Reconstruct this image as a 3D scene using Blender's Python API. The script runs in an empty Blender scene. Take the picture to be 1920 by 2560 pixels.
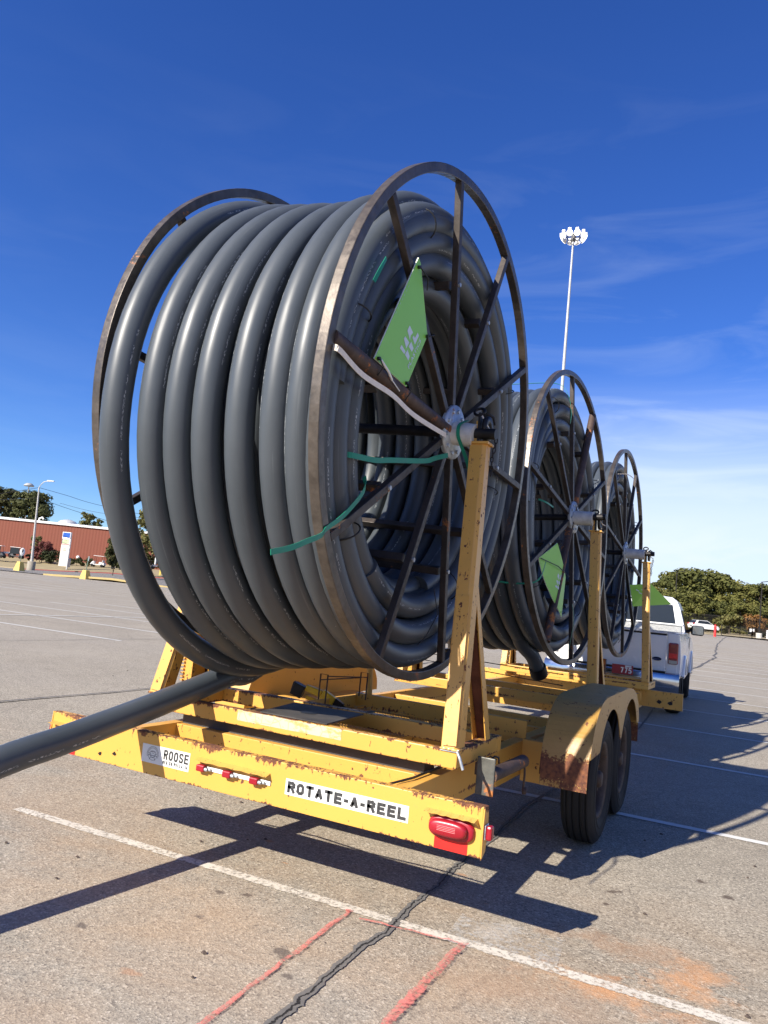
import bpy, bmesh, math, random
from math import sin, cos, pi, radians, atan2, hypot, sqrt
from mathutils import Vector, Matrix
from mathutils import noise as mnoise

scene = bpy.context.scene
COL = scene.collection
rnd = random.Random(7)

# ------------------------------------------------------------------ camera
CAM = Vector((2.1757, -3.0719, 1.4209))
YAW, PITCH, ROLL, FPX = 0.45894, 0.111263, 0.10096, 1883.12
Fv = Vector((-sin(YAW)*cos(PITCH), cos(YAW)*cos(PITCH), sin(PITCH)))
R0 = Vector((cos(YAW), sin(YAW), 0)); U0 = R0.cross(Fv)
Rv = R0*cos(ROLL)+U0*sin(ROLL); Uv = U0*cos(ROLL)-R0*sin(ROLL)
cam = bpy.data.cameras.new('camera'); camo = bpy.data.objects.new('camera', cam); COL.objects.link(camo)
camo.matrix_world = Matrix(((Rv.x, Uv.x, -Fv.x, CAM.x), (Rv.y, Uv.y, -Fv.y, CAM.y), (Rv.z, Uv.z, -Fv.z, CAM.z), (0, 0, 0, 1)))
cam.sensor_fit = 'VERTICAL'; cam.sensor_height = 36; cam.lens = FPX/2560*36
cam.clip_start = 0.05; cam.clip_end = 3000
scene.camera = camo
scene.render.resolution_x = 768; scene.render.resolution_y = 1024

def spot(px, py, d):
    """point seen at photo pixel (px,py) at distance d along the view axis"""
    return CAM + (Fv + Rv*((px-960)/FPX) - Uv*((py-1280)/FPX))*d

# ------------------------------------------------------------------ sky and sun
SUN_TO = Vector((-0.5497, -1.3756, 1.0)).normalized()
sun_el = math.asin(SUN_TO.z); sun_az = atan2(SUN_TO.x, SUN_TO.y)
w = bpy.data.worlds.new('World'); scene.world = w; w.use_nodes = True
nt = w.node_tree; nt.nodes.clear()
def wn(t, **k):
    n = nt.nodes.new(t)
    for a, b in k.items(): setattr(n, a, b)
    return n
sky = wn('ShaderNodeTexSky', sky_type='NISHITA'); sky.sun_disc = False
sky.sun_elevation = sun_el; sky.sun_rotation = sun_az
sky.altitude = 350; sky.air_density = 1.0; sky.dust_density = 0.15; sky.ozone_density = 3.0
hsv = wn('ShaderNodeHueSaturation'); hsv.inputs['Saturation'].default_value = 1.22; hsv.inputs['Hue'].default_value = 0.512
hsv.inputs['Value'].default_value = 1.0
nt.links.new(sky.outputs[0], hsv.inputs['Color'])
tc = wn('ShaderNodeTexCoord')
sep = wn('ShaderNodeSeparateXYZ'); nt.links.new(tc.outputs['Generated'], sep.inputs[0])
mp = wn('ShaderNodeMapping'); mp.inputs['Scale'].default_value = (2.2, 2.2, 11); mp.inputs['Rotation'].default_value = (0.06, -0.05, 0.3)
nt.links.new(tc.outputs['Generated'], mp.inputs[0])
cn = wn('ShaderNodeTexNoise'); cn.inputs['Scale'].default_value = 1.6; cn.inputs['Detail'].default_value = 9; cn.inputs['Roughness'].default_value = 0.55
cn.inputs['Distortion'].default_value = 0.9; nt.links.new(mp.outputs[0], cn.inputs['Vector'])
cr = wn('ShaderNodeMapRange'); cr.inputs['From Min'].default_value = 0.48; cr.inputs['From Max'].default_value = 0.78
nt.links.new(cn.outputs['Fac'], cr.inputs['Value'])
# cirrus only low down over the right-hand (north) part of the sky
el = wn('ShaderNodeMapRange'); el.inputs['From Min'].default_value = 0.62; el.inputs['From Max'].default_value = 0.10
nt.links.new(sep.outputs['Z'], el.inputs['Value'])
az = wn('ShaderNodeMapRange'); az.inputs['From Min'].default_value = -0.62; az.inputs['From Max'].default_value = -0.15
nt.links.new(sep.outputs['X'], az.inputs['Value'])
def wmath(op, a, b, clamp=False):
    n = wn('ShaderNodeMath', operation=op, use_clamp=clamp)
    for i, v in enumerate((a, b)):
        if isinstance(v, (int, float)): n.inputs[i].default_value = v
        else: nt.links.new(v, n.inputs[i])
    return n.outputs[0]
m1 = wmath('MULTIPLY', wmath('MULTIPLY', cr.outputs[0], el.outputs[0]), wmath('ADD', wmath('MULTIPLY', az.outputs[0], 0.85), 0.15), True)
# a thin bank of haze-white cloud near the horizon on the right
lo = wn('ShaderNodeMapRange', interpolation_type='SMOOTHSTEP'); lo.inputs['From Min'].default_value = 0.32; lo.inputs['From Max'].default_value = 0.10
nz = wmath('ADD', sep.outputs['Z'], wmath('MULTIPLY', wmath('SUBTRACT', cn.outputs['Fac'], 0.5), 0.22))
nt.links.new(nz, lo.inputs['Value'])
bank = wmath('MULTIPLY', wmath('MULTIPLY', lo.outputs[0], az.outputs[0]), 0.88)
cf = wmath('ADD', wmath('MULTIPLY', m1, 0.34), bank, True)
cm = wn('ShaderNodeMix', data_type='RGBA'); nt.links.new(cf, cm.inputs['Factor'])
tn = wn('ShaderNodeMix', data_type='RGBA', blend_type='MULTIPLY'); tn.inputs['Factor'].default_value = 1.0; nt.links.new(hsv.outputs[0], tn.inputs['A']); tn.inputs['B'].default_value = (.76, 1.0, 1.42, 1)
nt.links.new(tn.outputs['Result'], cm.inputs['A']); cm.inputs['B'].default_value = (7.2, 8.3, 9.6, 1)
bg = wn('ShaderNodeBackground'); bg.inputs['Strength'].default_value = 0.064
nt.links.new(cm.outputs['Result'], bg.inputs['Color'])
wo = wn('ShaderNodeOutputWorld'); nt.links.new(bg.outputs[0], wo.inputs[0])

sl = bpy.data.lights.new('sun', 'SUN'); sl.energy = 5.0; sl.angle = radians(0.53); sl.color = (1.0, 0.93, 0.82)
so = bpy.data.objects.new('sun', sl); COL.objects.link(so)
so.rotation_euler = (-SUN_TO).to_track_quat('-Z', 'Y').to_euler()
so.location = (0, -5, 20)
scene.view_settings.view_transform = 'Standard'; scene.view_settings.look = 'None'
scene.view_settings.exposure = 0.88; scene.view_settings.gamma = 1.0

# ------------------------------------------------------------------ helpers
class MB:
    """collects geometry for ONE mesh"""
    def __init__(s, xf=None): s.v = []; s.f = []; s.uv = []; s.sm = []; s.xf = xf
    def add(s, vs, fs, smooth=False, uvs=None):
        o = len(s.v)
        for p in vs: s.v.append(s.xf(Vector(p)) if s.xf else Vector(p))
        for i, f in enumerate(fs):
            s.f.append([o+j for j in f]); s.sm.append(smooth)
            s.uv.append(uvs[i] if uvs else None)
        return s
    def box(s, a, b):
        (x0, y0, z0), (x1, y1, z1) = a, b
        vs = [(x0,y0,z0),(x1,y0,z0),(x1,y1,z0),(x0,y1,z0),(x0,y0,z1),(x1,y0,z1),(x1,y1,z1),(x0,y1,z1)]
        return s.add(vs, [(0,3,2,1),(4,5,6,7),(0,1,5,4),(1,2,6,5),(2,3,7,6),(3,0,4,7)])
    def hexa(s, lo, hi):
        """lo, hi: 4 corners each"""
        n = len(lo)
        fs = [tuple(reversed(range(n))), tuple(range(n, 2*n))]+[(i, (i+1) % n, n+(i+1) % n, n+i) for i in range(n)]
        return s.add(list(lo)+list(hi), fs)
    def bar(s, p0, p1, w, h, up=(0, 0, 1), w2=None, h2=None):
        p0, p1 = Vector(p0), Vector(p1); d = (p1-p0).normalized(); up = Vector(up)
        if abs(d.dot(up)) > .98: up = Vector((0, 1, 0))
        a = d.cross(up).normalized(); b = a.cross(d)
        w2 = w2 or w; h2 = h2 or h
        q = lambda c, w, h: [c-a*w/2-b*h/2, c+a*w/2-b*h/2, c+a*w/2+b*h/2, c-a*w/2+b*h/2]
        return s.hexa(q(p0, w, h), q(p1, w2, h2))
    def tube(s, pts, r, n=12, closed=False, caps=True, uvscale=1.0, radii=None):
        pts = [Vector(p) for p in pts]; m = len(pts)
        T = []
        for i in range(m):
            a = pts[(i-1) % m] if (closed or i > 0) else pts[i]
            b = pts[(i+1) % m] if (closed or i < m-1) else pts[i]
            T.append((b-a).normalized())
        nrm = T[0].orthogonal().normalized(); rings = []; L = 0; Ls = []
        for i in range(m):
            if i: L += (pts[i]-pts[i-1]).length
            Ls.append(L)
            nrm = (nrm-T[i]*nrm.dot(T[i])).normalized(); bn = T[i].cross(nrm)
            rr = radii[i] if radii else r
            rings.append([pts[i]+nrm*rr*cos(2*pi*k/n)+bn*rr*sin(2*pi*k/n) for k in range(n)])
        vs = [p for q in rings for p in q]; fs = []; uv = []
        for i in range(m if closed else m-1):
            j = (i+1) % m
            for k in range(n):
                k2 = (k+1) % n
                fs.append((i*n+k, i*n+k2, j*n+k2, j*n+k))
                u0, u1 = Ls[i]*uvscale, (Ls[j] if j else L+.1)*uvscale
                uv.append([(u0, k/n), (u0, (k+1)/n), (u1, (k+1)/n), (u1, k/n)])
        s.add(vs, fs, True, uv)
        if caps and not closed:
            s.add(rings[0], [tuple(reversed(range(n)))]); s.add(rings[-1], [tuple(range(n))])
        return s
    def cyl(s, p0, p1, r, n=20, r2=None):
        return s.tube([p0, p1], r, n, radii=[r, r2 if r2 is not None else r])
    def lathe(s, prof, c, axis, n=40, smooth=True):
        """prof: (radius, along)"""
        c = Vector(c); ax = Vector(axis).normalized(); a = ax.orthogonal().normalized(); b = ax.cross(a)
        vs = []; m = len(prof)
        for r, t in prof:
            for k in range(n): vs.append(c+ax*t+a*r*cos(2*pi*k/n)+b*r*sin(2*pi*k/n))
        fs = []
        for i in range(m-1):
            for k in range(n): fs.append((i*n+k, i*n+(k+1) % n, (i+1)*n+(k+1) % n, (i+1)*n+k))
        return s.add(vs, fs, smooth)
    def plate(s, pts, th, nrm):
        """flat polygon with thickness"""
        pts = [Vector(p) for p in pts]; nn = Vector(nrm).normalized()*th
        return s.hexa([p for p in pts], [p+nn for p in pts])
    def build(s, name, mat, parent=None, bevel=0, autosmooth=False):
        me = bpy.data.meshes.new(name)
        me.from_pydata([tuple(v) for v in s.v], [], s.f)
        me.polygons.foreach_set('use_smooth', s.sm)
        if any(u is not None for u in s.uv):
            lay = me.uv_layers.new(name='UVMap'); i = 0
            for p, u in zip(me.polygons, s.uv):
                for q in range(p.loop_total): lay.data[p.loop_start+q].uv = u[q] if u else (0, 0)
        bm = bmesh.new(); bm.from_mesh(me)
        bmesh.ops.recalc_face_normals(bm, faces=bm.faces); bm.to_mesh(me); bm.free()
        if mat: me.materials.append(mat)
        o = bpy.data.objects.new(name, me); COL.objects.link(o)
        if parent: o.parent = parent
        if bevel:
            b = o.modifiers.new('bevel', 'BEVEL'); b.width = bevel; b.segments = 2; b.limit_method = 'ANGLE'
        return o

def tag(o, label=None, cat=None, group=None, kind=None):
    for k, v in (('label', label), ('category', cat), ('group', group), ('kind', kind)):
        if v: o[k] = v
    return o
def thing(name, label, cat, loc=(0, 0, 0), group=None):
    o = bpy.data.objects.new(name, None); COL.objects.link(o); o.location = loc; o.empty_display_size = .2
    return tag(o, label, cat, group)
def keep(o, parent):
    """parent while keeping world placement (parents only translate)"""
    o.parent = parent; o.matrix_parent_inverse = Matrix.Translation(-parent.location); return o
def copy_tree(o, parent=None):
    c = o.copy(); COL.objects.link(c)
    if parent: c.parent = parent
    for ch in list(o.children): copy_tree(ch, c)
    return c

# ------------------------------------------------------------------ materials
def mat(name):
    m = bpy.data.materials.new(name); m.use_nodes = True
    n = m.node_tree; b = n.nodes['Principled BSDF']
    return m, n, b
class NB:
    def __init__(s, n): s.n = n
    def new(s, t, ins=None, **k):
        x = s.n.nodes.new(t)
        for a, b in k.items(): setattr(x, a, b)
        for a, b in (ins or {}).items(): s.set(x.inputs[a], b)
        return x
    def set(s, inp, v):
        if hasattr(v, 'is_output') or isinstance(v, bpy.types.NodeSocket): s.n.links.new(v, inp)
        else: inp.default_value = v
    def math(s, op, a, b=0.0, c=None, clamp=False):
        x = s.new('ShaderNodeMath', operation=op, use_clamp=clamp); s.set(x.inputs[0], a); s.set(x.inputs[1], b)
        if c is not None: s.set(x.inputs[2], c)
        return x.outputs[0]
    def noise(s, vec, scale, detail=4, rough=.55, dist=0, out='Fac'):
        x = s.new('ShaderNodeTexNoise', {'Scale': scale, 'Detail': detail, 'Roughness': rough, 'Distortion': dist})
        if vec: s.set(x.inputs['Vector'], vec)
        return x.outputs[out]
    def mapr(s, v, a, b, c=0., d=1., smooth=False):
        x = s.new('ShaderNodeMapRange', {'From Min': a, 'From Max': b, 'To Min': c, 'To Max': d})
        if smooth: x.interpolation_type = 'SMOOTHSTEP'
        s.set(x.inputs['Value'], v); return x.outputs[0]
    def mix(s, f, a, b, blend='MIX'):
        x = s.new('ShaderNodeMix', data_type='RGBA', blend_type=blend); s.set(x.inputs['Factor'], f)
        for k, v in (('A', a), ('B', b)):
            s.set(x.inputs[k], (*v, 1) if isinstance(v, tuple) and len(v) == 3 else v)
        return x.outputs['Result']
    def scale(s, vec, sc, loc=(0, 0, 0), rot=(0, 0, 0)):
        x = s.new('ShaderNodeMapping', {'Scale': sc, 'Location': loc, 'Rotation': rot}); s.set(x.inputs['Vector'], vec); return x.outputs[0]
    def pos(s): return s.new('ShaderNodeNewGeometry').outputs['Position']
    def obj(s): return s.new('ShaderNodeTexCoord').outputs['Object']
    def uv(s): return s.new('ShaderNodeTexCoord').outputs['UV']
    def xyz(s, v):
        x = s.new('ShaderNodeSeparateXYZ'); s.set(x.inputs[0], v); return x.outputs
    def bump(s, h, st, dist=.01):
        x = s.new('ShaderNodeBump', {'Strength': st, 'Distance': dist}); s.set(x.inputs['Height'], h); return x.outputs[0]

def plain(name, c, rough=.5, metal=0., spec=.5, var=.12, vs=6., bump=0., bs=60.):
    """a coloured surface with slight mottling and optional fine relief"""
    m, n, b = mat(name); q = NB(n)
    f = q.noise(q.obj(), vs, 5, .6)
    lo = tuple(x*(1-var) for x in c); hi = tuple(min(1, x*(1+var)) for x in c)
    q.set(b.inputs['Base Color'], q.mix(q.mapr(f, .3, .7), lo, hi))
    q.set(b.inputs['Roughness'], q.mapr(f, .3, .7, max(0, rough-.08), min(1, rough+.08)))
    b.inputs['Metallic'].default_value = metal; b.inputs['Specular IOR Level'].default_value = spec
    if bump: q.set(b.inputs['Normal'], q.bump(q.noise(q.obj(), bs, 4), bump, .004))
    return m

YEL = (0.66, 0.352, 0.068)
def yellow(name, edges=(), amount=.5, dirt=.25, big=0.0, tread=False, base=YEL):
    """worn yellow paint; edges: list of (zlevel, reach) where the paint is chipped to brown rust"""
    m, n, b = mat(name); q = NB(n); P = q.pos(); X = q.xyz(P)
    drip = q.noise(q.scale(P, (42, 42, 13)), 1.0, 6, .7, .4)
    fine = q.noise(P, 75, 3, .6)
    rust = q.mapr(q.math('ADD', drip, q.math('MULTIPLY', fine, .25)), .88-.12*amount, .90-.12*amount)
    spots = q.mapr(q.noise(P, 26, 2, .5), .745-.05*amount, .755-.05*amount)
    rust = q.math('MAXIMUM', rust, spots)
    for z, reach in edges:
        d = q.math('ABSOLUTE', q.math('SUBTRACT', X['Z'], z))
        t = q.mapr(d, 0, reach, .30, .0)
        e = q.math('ADD', q.math('ADD', drip, q.math('MULTIPLY', fine, .3)), t)
        patch = q.mapr(q.noise(P, 3.6, 4, .6), .36, .62, -.17, .09)
        rust = q.math('MAXIMUM', rust, q.mapr(q.math('ADD', e, patch), .89, .91))
    if tread:
        dd = q.math('SUBTRACT', 1.0, q.math('DIVIDE', q.math('ABSOLUTE', q.math('SUBTRACT', X['Z'], .54)), .20))
        rust = q.math('MAXIMUM', rust, q.mapr(q.math('ADD', q.math('ADD', q.math('MULTIPLY', dd, .5), q.math('MULTIPLY', fine, .35)), q.math('MULTIPLY', q.noise(P, 9, 5, .7), .5)), .72, .76))
    if big:
        rust = q.math('MAXIMUM', rust, q.mapr(q.math('ADD', q.noise(P, 5, 6, .72), q.math('MULTIPLY', fine, .2)), .80-big*.2, .82-big*.2))
    var = q.noise(P, 2.3, 5, .6)
    yel = q.mix(q.mapr(var, .35, .7, 0, dirt), base, tuple(x*.78 for x in base))
    yel = q.mix(q.mapr(q.noise(P, 31, 3, .6), .62, .72, 0, .35), yel, (0.50, 0.30, .09))
    rc = q.mix(q.mapr(q.noise(P, 48, 4), .35, .65), (.085, .03, .018), (.20, .075, .03))
    halo = q.mapr(rust, 0, 1)
    col = q.mix(halo, yel, rc)
    q.set(b.inputs['Base Color'], col)
    q.set(b.inputs['Roughness'], q.mapr(rust, 0, 1, .42, .85))
    h = q.math('ADD', q.math('MULTIPLY', rust, -.6), q.math('MULTIPLY', q.noise(P, 14, 3), .35))
    if tread:
        vv = q.new('ShaderNodeTexChecker', {'Scale': 36.0, 'Vector': q.scale(P, (1, 1, 1), (0, 0, 0), (0, 0, .785))})
        h = q.math('ADD', h, q.math('MULTIPLY', vv.outputs['Fac'], .9))
    q.set(b.inputs['Normal'], q.bump(h, .35, .006))
    return m

def steel(name, c=(.17, .125, .095), rough=.42, metal=.55, rustamt=.5):
    m, n, b = mat(name); q = NB(n); P = q.pos()
    f = q.noise(P, 9, 6, .65); g = q.noise(P, 38, 4, .6); r = q.noise(P, 4.6, 6, .68)
    base = q.mix(q.mapr(f, .35, .65), tuple(x*.7 for x in c), tuple(x*1.35 for x in c))
    ru = q.mapr(q.math('ADD', r, q.math('MULTIPLY', g, .25)), .80-.12*rustamt, .86-.12*rustamt)
    col = q.mix(ru, base, q.mix(q.mapr(g, .4, .6), (.20, .065, .02), (.42, .15, .04)))
    q.set(b.inputs['Base Color'], col)
    b.inputs['Metallic'].default_value = metal
    q.set(b.inputs['Metallic'], q.mapr(ru, 0, 1, metal, .0))
    q.set(b.inputs['Roughness'], q.math('ADD', q.mapr(g, .3, .7, rough-.08, rough+.12), q.math('MULTIPLY', ru, .3)))
    q.set(b.inputs['Normal'], q.bump(q.math('ADD', g, q.math('MULTIPLY', f, .5)), .25, .003))
    return m

def pipe_mat():
    m, n, b = mat('grey_polyethylene'); q = NB(n); uv = q.uv(); X = q.xyz(uv); P = q.pos()
    f = q.noise(P, 1.7, 5, .6)
    base = q.mix(q.mapr(f, .35, .65), (.050, .060, .069), (.064, .075, .086))
    # scuffs along the pipe
    scf = q.noise(q.scale(uv, (1.3, 30, 1)), 1.0, 6, .65)
    scm = q.math('MULTIPLY', q.mapr(scf, .60, .74), q.mapr(q.noise(P, 1.4, 2), .42, .62))
    base = q.mix(q.math('MULTIPLY', scm, .38), base, (.30, .31, .31))
    # printed line of small characters repeated along the pipe
    u, v = X['X'], X['Y']
    band = q.math('LESS_THAN', q.math('ABSOLUTE', q.math('SUBTRACT', q.math('FRACT', q.math('MULTIPLY', v, 3.0)), .5)), .030)
    seg = q.math('LESS_THAN', q.math('FRACT', q.math('MULTIPLY', u, .62)), .42)
    wrd = q.math('GREATER_THAN', q.noise(q.scale(uv, (14, 0.01, 1)), 1.0, 0), .46)
    ch = q.math('GREATER_THAN', q.noise(q.scale(uv, (70, 100, 1)), 1.0, 1), .53)
    pr = q.math('MULTIPLY', q.math('MULTIPLY', band, seg), q.math('MULTIPLY', wrd, ch))
    col = q.mix(q.math('MULTIPLY', pr, .5), base, (.62, .64, .64))
    spk = q.mapr(q.noise(P, 55, 1), .82, .85)
    col = q.mix(q.math('MULTIPLY', spk, .5), col, (.35, .35, .34))
    q.set(b.inputs['Base Color'], col)
    q.set(b.inputs['Roughness'], q.mapr(q.noise(q.scale(uv, (3, 18, 1)), 1, 4), .3, .7, .38, .50))
    b.inputs['Specular IOR Level'].default_value = .5
    q.set(b.inputs['Normal'], q.bump(q.noise(q.scale(uv, (2.2, 5, 1)), 1, 3), .08, .01))
    return m

M = {}
M['pipe'] = pipe_mat()
M['rim'] = steel('bent_steel_tube', (.098, .082, .068), .38, .5, .36)
M['spoke'] = steel('spoke_steel', (.050, .040, .034), .5, .35, .28)
M['rustpipe'] = steel('rusty_pipe', (.07, .045, .035), .65, .2, 1.0)
M['hub'] = steel('galvanised_steel', (.40, .43, .45), .45, .55, .1)
M['white_steel'] = plain('chalky_white_paint', (.55, .54, .50), .6, 0, .4, .2, 14, .3, 60)
M['black_steel'] = plain('dark_steel', (.022, .02, .02), .5, .4, .4, .3, 20)
M['rubber'] = plain('tyre_rubber', (.017, .017, .018), .78, 0, .3, .25, 9, .2, 90)
M['rustrim'] = steel('rusty_wheel', (.075, .052, .04), .7, .25, .5)
M['red_lens'] = plain('red_lens', (.30, .008, .018), .30, 0, .6, .1, 8)
M['red_tape'] = plain('red_tape', (.62, .02, .015), .45, 0, .4, .08)
M['white'] = plain('white_paint', (.74, .74, .72), .4, 0, .5, .05)
M['decal_white'] = plain('white_decal', (.72, .72, .68), .5, 0, .4, .05, 12)
M['ink'] = plain('worn_black_ink', (.045, .045, .045), .6, 0, .3, .6, 90)
M['rust_plain'] = plain('flat_rust', (.16, .07, .03), .9, 0, .2, .45, 18, .5, 70)
M['mat_black'] = plain('black_plate', (.06, .055, .052), .6, 0, .4, .3, 8)
M['green_strap'] = plain('green_strap', (.01, .22, .13), .45, 0, .4, .12, 10)
M['white_strap'] = plain('cream_strap', (.80, .72, .60), .7, 0, .3, .1, 30)
M['wire'] = plain('black_wire', (.01, .01, .01), .5)
def trans_green(name, c):
    m, n, b = mat(name); q = NB(n)
    f = q.noise(q.obj(), 3, 3)
    q.set(b.inputs['Base Color'], q.mix(f, tuple(x*.9 for x in c), tuple(x*1.1 for x in c)))
    b.inputs['Roughness'].default_value = .4
    return m
M['sign_green'] = trans_green('green_plastic_board', (.24, .58, .06))
M['sign_edge'] = plain('white_core', (.8, .82, .72), .5)
M['sign_ink'] = plain('pale_print', (.60, .68, .72), .5)

# ------------------------------------------------------------------ ground
def asphalt(name, soil=True, tint=(.335, .294, .228)):
    m, n, b = mat(name); q = NB(n); P = q.pos(); X = q.xyz(P)
    v1 = q.new('ShaderNodeTexVoronoi', {'Scale': 120.0, 'Vector': P}); v2 = q.new('ShaderNodeTexVoronoi', {'Scale': 230.0, 'Vector': P})
    c1 = q.xyz(v1.outputs['Color'])['X']; c2 = q.xyz(v2.outputs['Color'])['Y']
    g = q.math('ADD', q.math('MULTIPLY', c1, .6), q.math('MULTIPLY', c2, .4))
    g = q.math('ADD', q.math('MULTIPLY', g, .8), q.math('MULTIPLY', q.mapr(q.noise(P, 42, 3, .6), .3, .7), .2)); st = q.mapr(g, .1, .95, .40, 1.50)
    hi = q.math('GREATER_THAN', c1, .93); lo_ = q.math('LESS_THAN', c1, .05)
    large = q.noise(P, .55, 6, .62); mid = q.noise(P, 4.5, 5, .6)
    t = q.math('MULTIPLY', st, q.math('ADD', q.mapr(large, .3, .7, .86, 1.08), q.mapr(mid, .3, .7, -.07, .07)))
    base = q.mix(1.0, tint, q.new('ShaderNodeCombineColor', {'Red': t, 'Green': t, 'Blue': t}).outputs[0], 'MULTIPLY')
    base = q.mix(q.math('MULTIPLY', hi, .45), base, (.60, .54, .44))
    base = q.mix(q.math('MULTIPLY', lo_, .45), base, (.07, .06, .05))
    if soil:
        # reddish clay tracked over the pavement in front
        front = q.mapr(X['Y'], 1.9, -.2)
        so1 = q.noise(q.scale(P, (1.0, 1.3, 1)), 1.15, 7, .66, .5)
        a = q.math('MULTIPLY', q.mapr(so1, .36, .66), q.math('MULTIPLY', front, .62))
        base = q.mix(a, base, q.mix(1.0, q.mix(.5, base, (.42, .30, .20)), (1.06, .90, .70), 'MULTIPLY'))
        def patch(cx, cy, rx, ry, st_, col, ns=3.2, base=base, lo=.55, hi=.85):
            dx = q.math('DIVIDE', q.math('SUBTRACT', X['X'], cx), rx); dy = q.math('DIVIDE', q.math('SUBTRACT', X['Y'], cy), ry)
            r = q.math('SQRT', q.math('ADD', q.math('MULTIPLY', dx, dx), q.math('MULTIPLY', dy, dy)))
            k = q.mapr(q.math('ADD', q.math('MULTIPLY', q.math('SUBTRACT', 1.0, r), .75), q.math('MULTIPLY', q.math('SUBTRACT', q.noise(P, ns, 8, .72), .5), 2.3)), lo-.35, hi-.1)
            return q.mix(q.math('MULTIPLY', k, st_), base, col)
        orange = (.62, .29, .11)
        base = patch(2.02, .50, .30, .26, .75, orange, 5, base)
        base = patch(1.74, .14, .45, .16, .65, orange, 6, base)
        base = patch(1.75, .62, .50, .22, .45, (.38, .22, .12), 6, base)
        base = patch(1.45, -.05, .6, .3, .40, (.36, .22, .13), 5, base)
        base = patch(1.22, .36, .16, .22, .5, (.50, .46, .40), 9, base)
        for cx, cy, r in ((.593, -.361, .05), (-.175, -.667, .03), (.13, -.316, .025), (.047, -.061, .022), (.166, 0., .022), (1.597, 1.294, .05), (1.99, 1.82, .03), (2.14, 1.65, .03), (1.59, 1.08, .025), (.7, -.5, .02)):
            base = patch(cx, cy, r*1.9, r*1.5, .85, (.075, .05, .035), 12, base, .62, .62)
        rs = random.Random(3)
        for i in range(9):
            cx, cy, r = rs.uniform(-.6, 2.2), rs.uniform(-.9, 1.6), rs.uniform(.02, .06)
            base = patch(cx, cy, r*1.6, r*.7, .6, (.40, .19, .08), 10, base, .70, .75)
        # wide pale/dark tonal zones in the distance
        z = q.noise(q.scale(P, (.05, .16, 1)), 1, 5, .6)
        base = q.mix(q.mapr(z, .4, .65, 0, .28), base, (.33, .31, .285))
        stk = q.mapr(q.noise(q.scale(P, (.8, 7.5, 1)), 1, 3, .6), .70, .76)
        far = q.mapr(X['Y'], 6, 12)
        base = q.mix(q.math('MULTIPLY', q.math('MULTIPLY', stk, far), .35), base, (.10, .09, .09))
        crk = q.new('ShaderNodeTexVoronoi', {'Scale': .55, 'Vector': q.mix(.12, P, q.noise(P, 3, 4, out='Color'))}, feature='DISTANCE_TO_EDGE')
        ck = q.math('MULTIPLY', q.math('LESS_THAN', crk.outputs['Distance'], .0035), q.mapr(q.noise(P, 2, 2), .45, .6))
        base = q.mix(q.math('MULTIPLY', ck, .22), base, (.07, .06, .055))
    q.set(b.inputs['Base Color'], base)
    b.inputs['Roughness'].default_value = .88; b.inputs['Specular IOR Level'].default_value = .25
    hgt = q.math('ADD', q.math('MULTIPLY', v1.outputs['Distance'], 1.2), q.math('MULTIPLY', v2.outputs['Distance'], .6))
    q.set(b.inputs['Normal'], q.bump(hgt, .32, .004))
    return m
M['asphalt'] = asphalt('aged_asphalt')
M['road'] = asphalt('access_road_asphalt', False, (.21, .20, .185))

def ss(a, b, x):
    t = max(0., min(1., (x-a)/(b-a))); return t*t*(3-2*t)
def gz(x, y):
    return .68*ss(22, 108, y)*ss(-42, -8, x) + 3.0*ss(125, 320, hypot(x, y))
def ground():
    xs = [-900, -500, -300, -200, -140, -100, -80, -60, -45, -32, -20, -10, -4, 0, 4, 10, 20, 40, 80, 200, 500, 900]
    ys = [-300, -60, -20, -8, -3, 0, 5, 12, 20, 28, 36, 46, 56, 68, 80, 92, 104, 120, 150, 200, 300, 500, 1000]
    b = MB(); vs = [(x, y, gz(x, y)) for y in ys for x in xs]; nx = len(xs)
    b.add(vs, [(j*nx+i, j*nx+i+1, (j+1)*nx+i+1, (j+1)*nx+i) for j in range(len(ys)-1) for i in range(nx-1)], True)
    return tag(b.build('parking_lot', M['asphalt']), kind='structure')
ground()

def paint(name, c, lo=.40, hi=.52, edge=True, sc=60, thick=.0):
    """worn paint: alpha broken by noise and by the edge (v across the stroke)"""
    m, n, b = mat(name); q = NB(n); P = q.pos(); X = q.xyz(q.uv())
    a = q.math('ADD', q.math('MULTIPLY', q.noise(P, sc, 5, .7), .7), q.math('MULTIPLY', q.noise(P, sc/9, 4, .6), .3))
    ed = q.math('ABSOLUTE', q.math('SUBTRACT', X['Y'], .5))
    a = q.math('SUBTRACT', a, q.mapr(ed, .30 if edge else .46, .5, 0, .30 if edge else .2))
    al = q.mapr(a, lo, hi)
    q.set(b.inputs['Alpha'], al)
    q.set(b.inputs['Base Color'], q.mix(q.mapr(q.noise(P, 3.3, 5), .35, .7), tuple(x*.86 for x in c), c))
    b.inputs['Roughness'].default_value = .8; b.inputs['Specular IOR Level'].default_value = .2
    return m
M['line_near'] = paint('worn_white_line', (.66, .60, .50), .36, .52, True, 45)
M['line'] = paint('white_line', (.66, .65, .61), .24, .38, False)
M['pink'] = paint('pink_marking_paint', (.70, .21, .175), .38, .60, True, 60)
M['dust'] = paint('white_dust', (.62, .60, .55), .46, .72, True, 30)
M['yellow_line'] = paint('yellow_road_line', (.62, .48, .20), .25, .4, False)

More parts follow.
